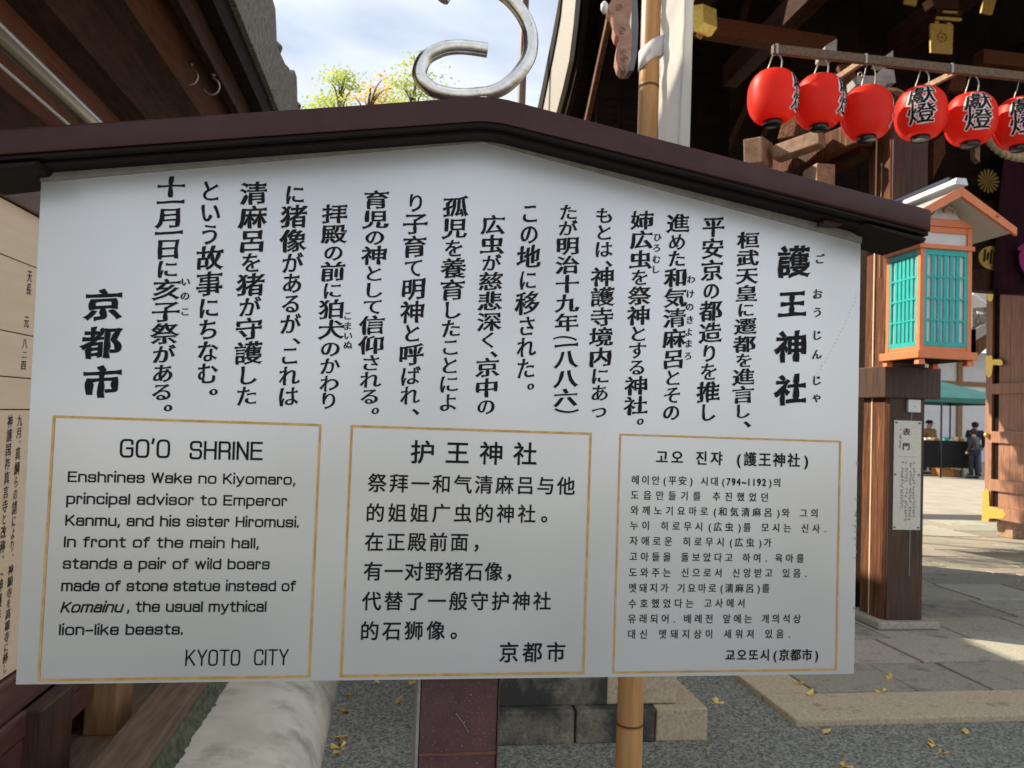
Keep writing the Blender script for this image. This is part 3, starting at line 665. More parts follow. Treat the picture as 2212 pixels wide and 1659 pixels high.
# steel tube of a light rail
st_ = thing('lamp_rail', (-1.0, 1.5, 2.40), 'bare steel tube running under the left eave over the history board', 'pipe')
MB().tube([(-1.0, .2, 2.378), (-1.0, 2.6, 2.378)], .027, 20).build('tube', m_tube, st_, smooth=40)
MB().tube([(-1.035, .2, 2.338), (-1.035, 1.6, 2.338)], .005, 8).build('conduit', m_plastic, st_, smooth=40)
for y in (.5, 1.9): B(-1.12, -1.03, y, y+.02, 2.37, 2.385).build('hanger', m_dwood, st_)
# history board
hb = thing('history_board', (-1.07, 1.2, .43), 'pale wooden history board lettered in black in a brown frame, left of the notice board', 'notice board')
js = [.722, 1.465, 1.554, 1.676, 1.874, 2.02]
for a, b in zip(js, js[1:]): 
    B(-1.075, -1.05, .2, 2.35, a+.0016, b-.0016, bev=.0012).build('board', m_light, hb)
B(-1.085, -1.0765, .2, 2.35, .70, 2.03).build('backing', m_black, hb)
B(-1.09, -1.035, .15, 2.42, .605, .718, bev=.006).build('frame_rail', m_brownpaint, hb)
B(-1.09, -1.022, .15, 2.42, .525, .600, bev=.010).build('frame_rail', m_brownpaint, hb)
B(-1.09, -1.030, .15, 2.42, .434, .520, bev=.008).build('frame_rail', m_brownpaint, hb)
B(-1.09, -1.035, .15, 2.42, 2.022, 2.10, bev=.006).build('frame_rail', m_brownpaint, hb)
B(-1.09, -1.035, 2.352, 2.42, .72, 2.02, bev=.006).build('frame_stile', m_brownpaint, hb)
PW = lambda x, y: Vector((-1.0492, x, y))
for s, yc, za, zb in (('天長', 1.420, 1.862, 1.788), ('元', 1.418, 1.732, 1.695), ('八', 1.416, 1.668, 1.636), ('二', 1.416, 1.632, 1.608), ('四', 1.416, 1.606, 1.574),
                      ('九月、', 1.414, 1.452, 1.368), ('真綱らの請により、', 1.414, 1.362, 1.050), ('神願寺を高雄寺に移し', 1.414, 1.035, .735), ('神護国祚真言寺と改称。', 1.360, 1.452, 1.055), ('（神護寺縁起', 1.360, 1.030, .80)):
    lay(column(s, (yc, za), (yc, zb), .030, (.022, .008, .012, .05, .008), 3), PW, 'lettering', m_ink, hb)
# old lime-plastered footing
kb = thing('plaster_footing', (-.5, 3.5, 0), 'long rounded whitish plaster footing at the foot of the left wall', 'footing')
prof = [(-.262, 0), (-.255, .05), (-.262, .11), (-.29, .18), (-.34, .235), (-.41, .268), (-.50, .288), (-.60, .297), (-.705, .300), (-.705, 0)]
b_ = MB(); rg = []
for j in range(62):
    y = -.6+j*.16
    rg.append([b_.bm.verts.new((x+(.006*noise.noise(Vector((x*5, y*1.5, z*5))) if i < 9 else 0), y, z+(.008*noise.noise(Vector((x*4, y*1.2, 3))) if 0 < i < 9 else 0))) for i, (x, z) in enumerate(prof)])
for j in range(61):
    for i in range(len(prof)): b_.bm.faces.new((rg[j][i], rg[j][(i+1) % len(prof)], rg[j+1][(i+1) % len(prof)], rg[j+1][i]))
b_.build('plaster', m_plaster, kb, smooth=60)
b_ = MB(); rg = []
for j in range(400):                     # moss and crumbling plaster between sill and footing
    y = -.6+j*.024; rw = []
    for i, (x, z) in enumerate([(-.735, .371), (-.715, .371), (-.709, .350), (-.705, .328), (-.692, .308), (-.672, .296)]):
        k = .007*noise.noise(Vector((i*1.7, y*9, 2)))+.006*noise.noise(Vector((i*1.7, y*30, 5)))
        rw.append(b_.bm.verts.new((x+k*(1 if i else 0), y, z+k*.5*(1 if i else 0))))
    rg.append(rw)
for j in range(399):
    for i in range(5): b_.bm.faces.new((rg[j][i], rg[j][i+1], rg[j+1][i+1], rg[j+1][i]))
b_.build('moss_strip', m_moss, kb, smooth=True, kind='stuff')

# ================================================================== PLINTH behind the post
pl = thing('stone_plinth', (.95, 2.9, 0), 'black-stained stepped granite plinth on the asphalt behind the sign post', 'plinth')
F_ = .967
def pb(x0, x1, y0, y1, z0, z1, nm, mt): B(x0*F_, x1*F_, (y0+.92)*F_-.92, (y1+.92)*F_-.92, z0, z1, bev=.008, jit=.002).build(nm, mt, pl)
for a, b in ((.25, .86), (.86, 1.243), (1.243, 1.500)): pb(a+.004, b-.004, 2.578, 2.90, GZ, .195, 'step_stone', m_plinth if a < 1.0 else m_granite)
for a, b in ((2.905, 3.25), (3.25, 3.60)): pb(1.243, 1.496, a, b-.006, GZ, .195, 'step_stone', m_granite); pb(.25, .50, a, b-.006, GZ, .195, 'step_stone', m_plinth)
pb(.38, 1.02, 2.640, 3.44, .197, 1.0, 'block', m_plinth); pb(1.024, 1.365, 2.640, 3.44, .197, 1.0, 'block', m_granite); pb(.50, 1.24, 2.76, 3.32, 1.002, 1.21, 'cap_stone', m_granite)

# ================================================================== BAMBOO POLE with banner
bb = thing('banner_pole', (.775, 1.5, 0), 'tan bamboo banner pole standing behind the right half of the notice board', 'pole')
pts, rad = [], []
nodes = [.13, .525, .90, 1.26, 1.60, 1.95, 2.28, 2.60, 2.93]
zs = sorted(set([0, 3.3]+[n_+d for n_ in nodes for d in (-.012, -.004, 0, .004, .012, .1)]))
for z in zs:
    r_ = .0435-.0042*z
    d = min(abs(z-n_) for n_ in nodes)
    r_ += .0012 if d < .003 else (-.0006 if d < .005 else .0010 if d < .013 else 0)
    pts.append((.772+.0015*z, 1.5, z)); rad.append(r_)
MB().tube(pts, rad, 28).build('culm', m_bamboo, bb, smooth=60)
for n_ in nodes: MB().tube([(.772+.0015*n_, 1.5, n_-.0035), (.772+.0015*n_, 1.5, n_+.0035)], .0452-.0042*n_, 28).build('node_ring', m_node, bb, smooth=40)
bn = thing('banner', (.86, 1.5, 2.3), 'sunlit white cloth banner hanging beside the bamboo pole above the sign', 'banner')
b_ = MB(); nz, nx = 60, 22; vv = []
for j in range(nz+1):
    z = 2.25+1.0*j/nz; rw = []
    for i in range(nx+1):
        t = i/nx; el = .020*noise.noise(Vector((0, 0, z*5)))+.010*noise.noise(Vector((3, 0, z*14)))
        wv = .10*noise.noise(Vector((0, 4, z*3.1))); tk = .70+wv
        yp = 2.50-.36*min(1, t/tk)+.012*noise.noise(Vector((t*2.5, 1, z*4)))
        x = (.3325+.049*t+(.006*noise.noise(Vector((0, 0, z*5)))+.004*noise.noise(Vector((3, 0, z*14))))*(1-t))*yp; y = yp-.92
        rw.append(b_.bm.verts.new((x, y, z)))
    vv.append(rw)
for j in range(nz):
    for i in range(nx): b_.bm.faces.new((vv[j][i], vv[j][i+1], vv[j+1][i+1], vv[j+1][i]))
g_ = bmesh.ops.solidify(b_.bm, geom=b_.bm.faces[:], thickness=.0015)
b_.build('cloth', m_cloth, bn, smooth=True)
b_ = MB(); sr = []
for k in range(29):
    t = k/28*2*math.pi; x = .776+.037*math.cos(t)+(.010 if math.cos(t) > .3 else 0); y = 1.5+.037*math.sin(t)
    zc = 2.715+.030*math.cos(t); sr.append((x, y, zc))
for (a, c) in zip(sr, sr[1:]):
    b_.poly([(a[0], a[1], a[2]-.033), (c[0], c[1], c[2]-.033), (c[0], c[1], c[2]+.033), (a[0], a[1], a[2]+.033)], [(0, 1, 2, 3)])
bmesh.ops.remove_doubles(b_.bm, verts=b_.bm.verts, dist=1e-5); bmesh.ops.solidify(b_.bm, geom=b_.bm.faces[:], thickness=.002)
b_.build('sash', m_sash, bn, smooth=True)

# ================================================================== GATE
gt = thing('shrine_gate', (5.5, 5.0, 0), 'large dark timber shrine gate with gilt fittings and a deep gabled roof', 'gate')
XG = 1.6
def gp(x, y, X=XG): v = at(*ZN(x, y), 'X', X); return (v.y, v.z)
oe = [gp(240, 0), gp(225, 150), gp(195, 320), (gp(160, 500)), gp(120, 690), gp(80, 890)]
ie = [gp(345, 0), gp(325, 220), gp(290, 500), gp(240, 720), gp(190, 910)]
def ext(a, b, L_): d = (Vector(b)-Vector(a)).normalized(); return tuple(Vector(b)+d*L_)
ridge_y = 5.5
o1 = [(ridge_y, oe[0][1]+(oe[0][0]-ridge_y)*1.02)]+oe+[(9.3, 4.68), (10.2, 4.36)]
i1 = [(ridge_y, o1[0][1]-.16)]+ie+[(9.2, 4.42), (10.2, 4.12)]
def mirr(L_): return [(2*ridge_y-y, z) for y, z in L_ if y < 9.25]
for A_, B_ in ((o1, i1), (mirr(o1), mirr(i1))):
    S_ = [(y, z-.16) for y, z in A_]
    MB().prism([(XG, y, z) for y, z in A_]+[(XG, y, z) for y, z in B_[::-1]], (.05, 0, 0), bev=.004).build('verge_board', m_verge, gt)
    # roof thickness above, dark bargeboard inside
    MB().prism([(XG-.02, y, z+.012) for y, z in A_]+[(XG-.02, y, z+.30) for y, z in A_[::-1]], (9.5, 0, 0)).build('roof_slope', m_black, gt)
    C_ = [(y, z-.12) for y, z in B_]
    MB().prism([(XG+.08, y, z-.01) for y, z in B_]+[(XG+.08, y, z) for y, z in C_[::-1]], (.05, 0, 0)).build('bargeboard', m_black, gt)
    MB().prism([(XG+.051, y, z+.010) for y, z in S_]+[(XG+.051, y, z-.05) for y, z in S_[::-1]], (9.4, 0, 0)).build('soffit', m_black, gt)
# rafters under the soffit
sl = mirr(o1)
for k in range(22):
    x = XG+.45+k*.38
    for L_ in (o1, mirr(o1)):
        p_ = [(x, y, z-.215) for y, z in L_]; q_ = [(x, y, z-.31) for y, z in L_[::-1]]
        MB().prism(p_+q_, (.075, 0, 0)).build('rafter', m_dwood, gt)
# the sunlit rafter near the verge
a_, b_ = at(*ZN(640, 60), 'X', 1.80), at(*ZN(440, 980), 'X', 1.80)
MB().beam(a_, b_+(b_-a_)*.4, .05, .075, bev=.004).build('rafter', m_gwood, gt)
for x0 in (2.3, 3.2, 4.4, 5.8):
    B(x0, x0+.16, 3.0, 6.6, 5.0, 5.22, bev=.01).build('tie_beam', m_dwood, gt)
# dark wing wall and lintel wall
def planks(x0, x1, y, z0, z1, mt, w_=.28, nm='wall_plank'):
    x = x0
    while x < x1-.02:
        e = min(x+w_, x1); B(x+.003, e-.003, y, y+.04, z0, z1).build(nm, mt, gt); x = e
planks(1.95, 3.45, 6.95, .1, 6.0, m_black)
for y_ in (4.44, 5.78):  # unseen flank wall, added to keep sun off the ground under the gate
    y2_ = 5.44 if y_ < 5 else 7.5
    while y_ < y2_-.02:
        e = min(y_+.25, y2_); B(3.56, 3.60, y_+.002, e-.002, .1, 3.0).build('wall_plank', m_black, gt); y_ = e
planks(3.45, 10.5, 5.60, 2.95, 6.2, m_black, .34)
for z in (2.80, 3.45): B(3.40, 10.5, 5.44, 5.60, z, z+.20, bev=.01).build('lintel', m_black if z > 3 else m_dwood, gt)
# posts: front post with chamfer and pale crack lines
def post(x0, x1, y0, y1, z0, z1, tp, mt, nm='post'):
    vs = [(x0, y0, z0), (x1, y0, z0), (x1, y1, z0), (x0, y1, z0), (x0+tp, y0-tp*.3, z1), (x1-tp, y0-tp*.3, z1), (x1-tp, y1, z1), (x0+tp, y1, z1)]
    b_ = MB(); v = b_.poly(vs, [(3, 2, 1, 0), (4, 5, 6, 7), (0, 1, 5, 4), (1, 2, 6, 5), (2, 3, 7, 6), (3, 0, 4, 7)])
    es = [e for e in b_.bm.edges if abs(e.verts[0].co.z-e.verts[1].co.z) > 1]
    bmesh.ops.bevel(b_.bm, geom=es, offset=.016, segments=1, affect='EDGES')
    return b_.build(nm, mt, gt)
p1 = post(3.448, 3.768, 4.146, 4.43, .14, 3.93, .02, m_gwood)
B(3.472, 3.748, 4.1345, 4.1455, .145, 3.93, bev=.002).build('front_shade_board', m_dwoodv, gt, label='thin dark board added as shade over the front of the gate post')  # added dark board: puts the shade of the unlit post front into colour
for yv, w_, za, zb in ((4.30, .010,   .14, 3.8), (4.235, .006, 2.6, 3.45)):
    B(3.4475+.0, 3.4535, yv, yv+w_, za, zb).build('batten', m_light if w_ > .007 else m_gwood2, gt)
B(3.640, 3.650, 4.131, 4.1343, .45, 1.9).build('batten', m_grey, gt)
collar = B(3.412, 3.850, 4.10, 4.50, 1.716, 1.942, bev=.006).build('collar', m_dwoodv, gt)
B(3.385, 3.862, 4.088, 4.52, .082, .137, bev=.012).build('base_stone', m_granite3, gt)
post(6.62, 6.94, 4.146, 4.43, .14, 4.5, .02, m_dwoodv); B(6.55, 7.0, 4.09, 4.50, .082, .137, bev=.012).build('base_stone', m_granite3, gt)
post(3.46, 3.78, 5.45, 5.77, .1, 4.5, .02, m_dwoodv)
post(9.3, 9.7, 5.45, 5.8, .1, 4.5, .02, m_dwoodv)
# bracket timbers left of the post, ends lit by the sun
P4 = lambda x, y, Y: at(*ZT(x, y), 'Y', Y)
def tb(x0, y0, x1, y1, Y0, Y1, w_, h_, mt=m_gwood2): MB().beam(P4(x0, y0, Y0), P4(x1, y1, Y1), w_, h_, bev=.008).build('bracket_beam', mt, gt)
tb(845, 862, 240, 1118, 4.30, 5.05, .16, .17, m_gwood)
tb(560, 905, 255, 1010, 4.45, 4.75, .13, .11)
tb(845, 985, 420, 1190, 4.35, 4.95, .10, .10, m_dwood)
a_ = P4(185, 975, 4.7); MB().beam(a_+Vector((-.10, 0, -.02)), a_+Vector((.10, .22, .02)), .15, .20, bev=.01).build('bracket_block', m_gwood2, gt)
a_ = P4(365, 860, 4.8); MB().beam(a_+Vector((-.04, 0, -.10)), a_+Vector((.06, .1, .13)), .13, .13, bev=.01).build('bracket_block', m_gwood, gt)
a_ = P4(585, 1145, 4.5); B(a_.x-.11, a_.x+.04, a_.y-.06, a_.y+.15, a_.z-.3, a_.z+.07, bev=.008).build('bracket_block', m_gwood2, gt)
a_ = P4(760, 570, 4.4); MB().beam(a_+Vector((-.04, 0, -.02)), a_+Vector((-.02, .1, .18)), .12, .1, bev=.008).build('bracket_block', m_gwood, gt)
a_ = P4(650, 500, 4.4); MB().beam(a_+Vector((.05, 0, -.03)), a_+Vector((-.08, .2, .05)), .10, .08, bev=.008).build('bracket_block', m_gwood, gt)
# white-capped nosings behind the lantern rail
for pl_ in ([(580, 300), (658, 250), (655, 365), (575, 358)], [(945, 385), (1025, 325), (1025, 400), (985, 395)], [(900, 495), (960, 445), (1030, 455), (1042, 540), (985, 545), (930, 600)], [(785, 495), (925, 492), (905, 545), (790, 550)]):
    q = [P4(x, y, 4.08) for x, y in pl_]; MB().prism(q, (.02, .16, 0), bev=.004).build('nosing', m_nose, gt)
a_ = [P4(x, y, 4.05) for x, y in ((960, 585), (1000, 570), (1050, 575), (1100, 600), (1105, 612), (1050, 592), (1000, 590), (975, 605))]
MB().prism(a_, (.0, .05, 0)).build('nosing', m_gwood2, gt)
# shadowed panel edges between lanterns
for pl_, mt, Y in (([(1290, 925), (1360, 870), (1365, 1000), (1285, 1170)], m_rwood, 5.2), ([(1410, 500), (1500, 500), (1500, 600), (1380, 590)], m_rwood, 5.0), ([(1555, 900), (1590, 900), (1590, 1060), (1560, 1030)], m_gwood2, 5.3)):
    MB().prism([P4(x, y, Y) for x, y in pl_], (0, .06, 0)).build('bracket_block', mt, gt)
# eave beam seen above the lanterns, gilt end
a_, b_ = P4(620, 315, 4.9), P4(0, 215, 4.9); MB().beam(b_+(b_-a_)*.45, a_, .12, .14).build('purlin', m_rwood, gt)
a_, b_ = P4(1580, 385, 4.9), P4(1878, 420, 4.9); MB().beam(a_, b_+(b_-a_), .12, .12).build('purlin', m_rwood, gt)
q = [at(*ZN(x, y), 'Y', 4.0) for x, y in ((1308, 40), (1385, 28), (1392, 180), (1345, 250), (1318, 262), (1303, 190))]
MB().prism(q, (.12, .05, 0), bev=.004).build('gilt_fitting', m_gold, gt)
q = [at(*ZN(x, y), 'Y', 4.02) for x, y in ((1345, 252), (1393, 182), (1420, 172), (1320, 290))]
MB().prism(q, (.06, .05, 0), bev=.003).build('gilt_fitting', m_gild, gt)
def gilt(pts_, Y=4.3, rosette=None):
    o_ = MB().prism([P4(x, y, Y) for x, y in pts_], (0, .02, 0), bev=.004).build('gilt_fitting', m_gild, gt)
    if rosette:
        c_ = P4(*rosette, Y); b_ = MB()
        for k in range(12):
            t = k*math.pi/6; b_.lathe((c_.x+.034*math.cos(t), c_.y-.004, c_.z+.034*math.sin(t)), [(.006, -.006), (.009, 0), (.006, .006)], 8)
        b_.lathe((c_.x, c_.y-.004, c_.z), [(.008, -.008), (.016, 0), (.008, .008)], 10); b_.build('rosette', m_gild, o_, smooth=True)
        for dz, dx in ((-.12, 0), (-.11, .06), (-.11, -.06), (.11, .05), (.11, -.05)):
            B(c_.x+dx-.018, c_.x+dx+.018, c_.y-.008, c_.y, c_.z+dz-.008, c_.z+dz+.008, bev=.003).build('relief', m_gild, o_)
gilt([(1268, 150), (1418, 158), (1412, 352), (1270, 338)], rosette=(1345, 245))
gilt([(1272, 328), (1412, 340), (1412, 352), (1270, 342)], 4.27)
gilt([(1352, 66), (1445, 72), (1445, 86), (1352, 80)]); gilt([(1308, 104), (1475, 116), (1470, 136), (1306, 124)])
gilt([(1100, -30), (1190, -30), (1175, 38), (1098, 22)]); gilt([(1622, -30), (1708, -30), (1672, 96), (1598, 82)])
for pl_ in ([(1310, 60), (1478, 72), (1472, 104), (1306, 96)], [(1268, -20), (1450, -20), (1450, 60), (1300, 55)]):
    MB().prism([P4(x, y, 4.34) for x, y in pl_], (0, .1, 0)).build('bracket_block', m_dwood, gt)
# carved gable pendant
q = [at(*ZN(x, y), 'Y', 2.70) for x, y in ((800, -60), (805, 60), (792, 150), (775, 185), (800, 230), (806, 290), (800, 400), (790, 500), (762, 570), (725, 575), (690, 540), (670, 470), (680, 380), (700, 330), (712, 300), (670, 290), (650, 230), (662, 160), (640, 100), (600, 60), (640, 20), (660, -60))]
pd = MB().prism(q, (.02, .10, .0), bev=.006).build('pendant', m_carve, gt)
q = [at(*ZN(x, y), 'Y', 2.80) for x, y in ((800, -60), (850, -60), (858, 200), (850, 440), (820, 575), (770, 580), (800, 480))]
MB().prism(q, (.0, .10, .0), bev=.004).build('pendant_side', m_grey, pd)
for cx_, cy_, r_ in ((745, 480, .022), (735, 420, .018), (725, 250, .022), (700, 60, .02), (748, 540, .015)):
    c_ = at(*ZN(cx_, cy_), 'Y', 2.698); b_ = MB(); b_.tube([(c_.x+r_*.85*(1-k/26)*math.cos(k*.5), c_.y, c_.z+r_*(1-k/26)*math.sin(k*.5)) for k in range(24)], .0035, 6); b_.build('carving', m_carve, pd, smooth=True)
c_ = at(*ZN(580, 60), 'Y', 2.70); MB().lathe(c_, [(.008, -.03), (.018, -.01), (.018, .015), (.006, .03)], 12).build('stud', m_plastic, pd, smooth=True)

# gate leaf standing open on the right, in the sun
XD = 8.0
def gd(x, y): v = at(*ZG(x, y), 'X', XD); return v
lf = thing('gate_leaf', (XD+.05, 8.2, .2), 'panelled wooden gate leaf with gilt corner fittings, half in sunlight', 'door')
yF = gd(1065, 700).y; yI = gd(1112, 700).y; yN = 6.9
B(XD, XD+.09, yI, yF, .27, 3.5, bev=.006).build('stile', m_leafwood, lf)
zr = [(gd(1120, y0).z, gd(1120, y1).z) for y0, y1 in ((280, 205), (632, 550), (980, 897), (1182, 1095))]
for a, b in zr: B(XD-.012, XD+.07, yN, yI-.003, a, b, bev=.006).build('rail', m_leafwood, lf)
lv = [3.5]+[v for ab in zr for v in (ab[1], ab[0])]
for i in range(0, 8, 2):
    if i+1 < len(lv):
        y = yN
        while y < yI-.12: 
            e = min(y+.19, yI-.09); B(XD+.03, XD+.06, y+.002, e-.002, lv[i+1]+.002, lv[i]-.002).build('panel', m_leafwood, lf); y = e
B(XD+.035, XD+.055, yI-.09, yI, .3, 3.5).build('panel', m_black, lf)
for pl_ in ([(1078, 0), (1126, 0), (1128, 30), (1180, 26), (1200, 40), (1205, 60), (1190, 72), (1130, 66), (1128, 100), (1120, 150), (1098, 162), (1082, 140)], [(1055, 985), (1080, 968), (1102, 985), (1104, 1095), (1180, 1115), (1205, 1120), (1225, 1155), (1205, 1185), (1105, 1180), (1098, 1205), (1050, 1200)]):
    q = [gd(x, y)-Vector((.018, 0, 0)) for x, y in pl_]; MB().prism(q, (.012, 0, 0), bev=.003).build('gilt_fitting', m_gold, lf)
q = [(at(*ZL(x, y), 'X', XD))-Vector((.018, 0, 0)) for x, y in ((1085, 1440), (1100, 1425), (1118, 1440), (1125, 1490), (1160, 1500), (1180, 1495), (1200, 1520), (1180, 1545), (1135, 1545), (1125, 1600), (1105, 1630), (1082, 1610))]
q = [(at(*ZL(x, y), 'X', XD))-Vector((.018, 0, 0)) for x, y in ((1092, 1000), (1110, 982), (1130, 995), (1136, 1030), (1128, 1075), (1105, 1085), (1090, 1060))]
MB().prism(q, (.012, 0, 0), bev=.003).build('gilt_fitting', m_gold, lf)
c_ = gd(1092, 577); MB().lathe(c_-Vector((.03, 0, 0)), [(.01, -.035), (.035, -.015), (.035, .015), (.01, .035)], 14).build('stud', m_gold, lf, smooth=True)
top('door_block', B(XD+.15, XD+.42, 8.30, 8.58, .08, .30, bev=.01), m_gwood2, 'pinkish wooden block propped under the open gate leaf', 'block', (XD+.25, 8.4, .08))

# plum curtain with crest, medallion, rope
cu_ = thing('curtain', (6.0, 5.35, 1.9), 'dark plum curtain with a magenta crest at the right edge under the gate', 'curtain')
def cq(x, y): return at(*ZL(x, y), 'Y', 5.35)
b_ = MB(); vv = []
for j in range(13):
    rw = []
    for i in range(25):
        t, s_ = i/24, j/12
        xL = 1215+(1150-1215)*s_; v = cq(xL, -80+s_*1105)
        v = v+Vector((t*3.0, .05*math.sin(t*30+s_*2), t*.0)); rw.append(b_.bm.verts.new(v))
    vv.append(rw)
for j in range(12):
    for i in range(24): b_.bm.faces.new((vv[j][i], vv[j][i+1], vv[j+1][i+1], vv[j+1][i]))
bmesh.ops.solidify(b_.bm, geom=b_.bm.faces[:], thickness=.004); b_.build('cloth', m_plum, cu_, smooth=True)
def blob(pts_, d=.09): return [cq(x, y)-Vector((0, d, 0)) for x, y in pts_]
b_ = MB()
b_.poly(blob([(1285, 700), (1349, 670), (1420, 680), (1440, 800), (1400, 950), (1349, 990), (1315, 960), (1290, 880), (1262, 830), (1255, 760)]), [tuple(range(10))])
for x, y in ((1258, 715), (1275, 700), (1292, 688), (1312, 678), (1335, 668)):
    b_.poly(blob([(x+14*math.cos(k*.785), y+14*math.sin(k*.785)) for k in range(8)], .092), [tuple(range(8))])
b_.build('crest', m_magenta, cu_)
md = thing('crest_lantern', tuple(at(*ZL(1115, 770), 'Y', 5.45)), 'round gilt crest medallion with a dark rim hanging beside the plum curtain', 'ornament')
c_ = at(*ZL(1115, 770), 'Y', 5.45)
def disc(c, r_, n_=28, sy=1, d=.05): return MB().prism([(c.x+r_*math.cos(k*2*math.pi/n_), c.y, c.z+r_*sy*math.sin(k*2*math.pi/n_)) for k in range(n_)], (0, d, 0))
disc(c_, .23, d=.04, sy=.9).build('rim', m_black, md); disc(c_-Vector((0, .02, 0)), .15, sy=.75, d=.02).build('medallion', m_gild, md)
b_ = MB()
for k in range(7): b_.tube([c_+Vector((-.10+.032*k, -.03, -.04+.02*math.sin(k*2))), c_+Vector((-.09+.032*k, -.03, .06+.014*math.cos(k*3)))], .006, 6)
b_.build('emblem', m_black, md)
b_ = MB(); q = [at(*ZL(x, y), 'Y', 5.52) for x, y in ((1005, 850), (1150, 900), (1150, 1000), (1060, 1000), (1020, 960))]; b_.prism(q, (0, .1, 0)); b_.build('hanging_cloth', m_plaque, md)
rp = MB()
P5 = [P4(x, y, 4.6) for x, y in ((1560, 830), (1640, 880), (1680, 935), (1740, 985), (1810, 1010), (1878, 1020), (1960, 1010), (2080, 960), (2250, 860))]
sm = smooth_path(P5, 8); n_ = len(sm)
for ph in (0, 2.1, 4.2):
    rp.tube([p+Vector((0, .022*math.cos(ph+i*.55), .022*math.sin(ph+i*.55))) for i, p in enumerate(sm)], .030, 8)
top('straw_rope', rp, m_rope, 'thick twisted straw rope sagging behind the rightmost red lanterns', 'rope', tuple(P5[0]), smooth=True)
b_ = MB(); c_ = at(*ZT(1640, 1185), 'Y', 5.3)
for k in range(16):
    t = k*math.pi/8; b_.poly([c_, c_+Vector((.10*math.cos(t-.12), -.01, .10*math.sin(t-.12))), c_+Vector((.115*math.cos(t), -.01, .115*math.sin(t))), c_+Vector((.10*math.cos(t+.12), -.01, .10*math.sin(t+.12)))], [(0, 1, 2, 3)])
bmesh.ops.solidify(b_.bm, geom=b_.bm.faces[:], thickness=.01); b_.build('gilt_fitting', m_gild, gt)

# plaques on the post
pq = thing('gate_plaque', (3.614, 4.135, .777), 'tall narrow metal plaque lettered with two large characters on the dark gate post', 'plaque')
B(3.508, 3.722, 4.136, 4.142, .777, 1.556, bev=.0015).build('plate', m_plaque, pq)
PP = lambda x, y: Vector((x, 4.1352, y))
lay(column('表', (3.605, 1.505), (3.605, 1.447), .060, (.03, .015, .01, .04, .01)), PP, 'lettering', m_ink, pq)
lay(column('門', (3.603, 1.400), (3.603, 1.342), .062, (.03, .015, .01, .04, .01)), PP, 'lettering', m_ink, pq)
b_ = MB()
b_.poly([PP(3.545, 1.300), PP(3.690, 1.300), PP(3.690, 1.2985), PP(3.545, 1.2985)], [(0, 1, 2, 3)])
for xc, z1_, z0_, wd in ((3.668, 1.26, .86, .018), (3.640, 1.26, .86, .018), (3.608, 1.26, .85, .018), (3.575, 1.26, .93, .018), (3.556, 1.50, 1.35, .012)):
    z = z1_
    while z > z0_:
        if random.random() > .12:
            for _ in range(4):
                dx = random.uniform(-wd/2, wd/2); dz = random.uniform(0, .014); h_ = random.random() > .5
                a_, c2_ = ((wd*.35, .0012) if h_ else (.0012, .007))
                b_.poly([PP(xc+dx-a_, z-dz-c2_), PP(xc+dx+a_, z-dz-c2_), PP(xc+dx+a_, z-dz+c2_), PP(xc+dx-a_, z-dz+c2_)], [(0, 1, 2, 3)])
        z -= .021
b_.build('fine_print', m_ink, pq, kind='stuff')
for x, z in ((3.522, .795), (3.706, .795), (3.522, 1.17), (3.706, 1.17), (3.524, 1.54), (3.706, 1.54)):
    MB().lathe((x, 4.133, z), [(.003, -.006), (.007, -.003), (.007, .003), (.003, .006)], 10).build('screw', m_grey, pq)
pq.location.y -= .008
tg = thing('small_tag', (3.655, 4.135, 1.617), 'small square white plastic box on the dark post above the plaque', 'box')
B(3.604, 3.703, 4.118, 4.142, 1.617, 1.708, bev=.006).build('cover', m_plastic, tg); B(3.650, 3.658, 4.115, 4.118, 1.658, 1.664).build('dot', m_grey, tg); tg.location.y -= .008

# ================================================================== RED LANTERNS on their rail
rl = thing('lantern_rail', (3.1, 3.5, 3.8), 'long thin weathered wooden rail from which the red lanterns hang', 'rail')
MB().beam((2.205, 3.5, 3.825), (5.0, 3.5, 3.825), .035, .055, bev=.003).build('rail', m_sill, rl)
for k in range(5): B(2.22+k*.60, 2.235+k*.60, 3.478, 3.522, 3.794, 3.855).build('band', m_wire, rl)
for x in (2.85, 3.52): MB().beam((x, 3.51, 3.84), (x+.1, 4.2, 3.95), .03, .035).build('bracket_arm', m_gwood2, rl)
RX, RZ = .155, .165
def prof_l():
    p = []
    for i in range(23):
        t = -1+2*i/22; zz = math.sin(t*1.08)/math.sin(1.08)
        r_ = RX*(1-abs(t*.84)**2.5)**.5
        p.append((r_, t*.150))
    # ribs
    o_ = []
    for i in range(len(p)-1):
        (r0_, z0_), (r1_, z1_) = p[i], p[i+1]
        o_.append((r0_-.0060, z0_)); o_.append(((r0_+r1_)/2+.0006, (z0_+z1_)/2))
    o_.append(p[-1]); return o_
PL = prof_l()
LAB = ['red paper lantern, leftmost on the rail, its left side sunlit and blank', 'red paper lantern, second from the left, its characters turned away at the right edge', 'plain red paper lantern, third from the left, hanging lowest before the post',
       'bright red lantern with two black characters, right beside the gate post', 'shaded dark red lantern with two black characters facing front, fifth from the left', 'red lantern cut off by the right edge of the photo']
def surf(th0, cx_, cz_, off):
    def f(x, y):
        t = max(-1, min(1, y/.150)); r_ = RX*max(0.05, (1-abs(t*.84)**2.5))**.5+off; th = th0+x/RX
        return Vector((cx_+r_*math.sin(th), 3.5-r_*math.cos(th), cz_+y))
    return f
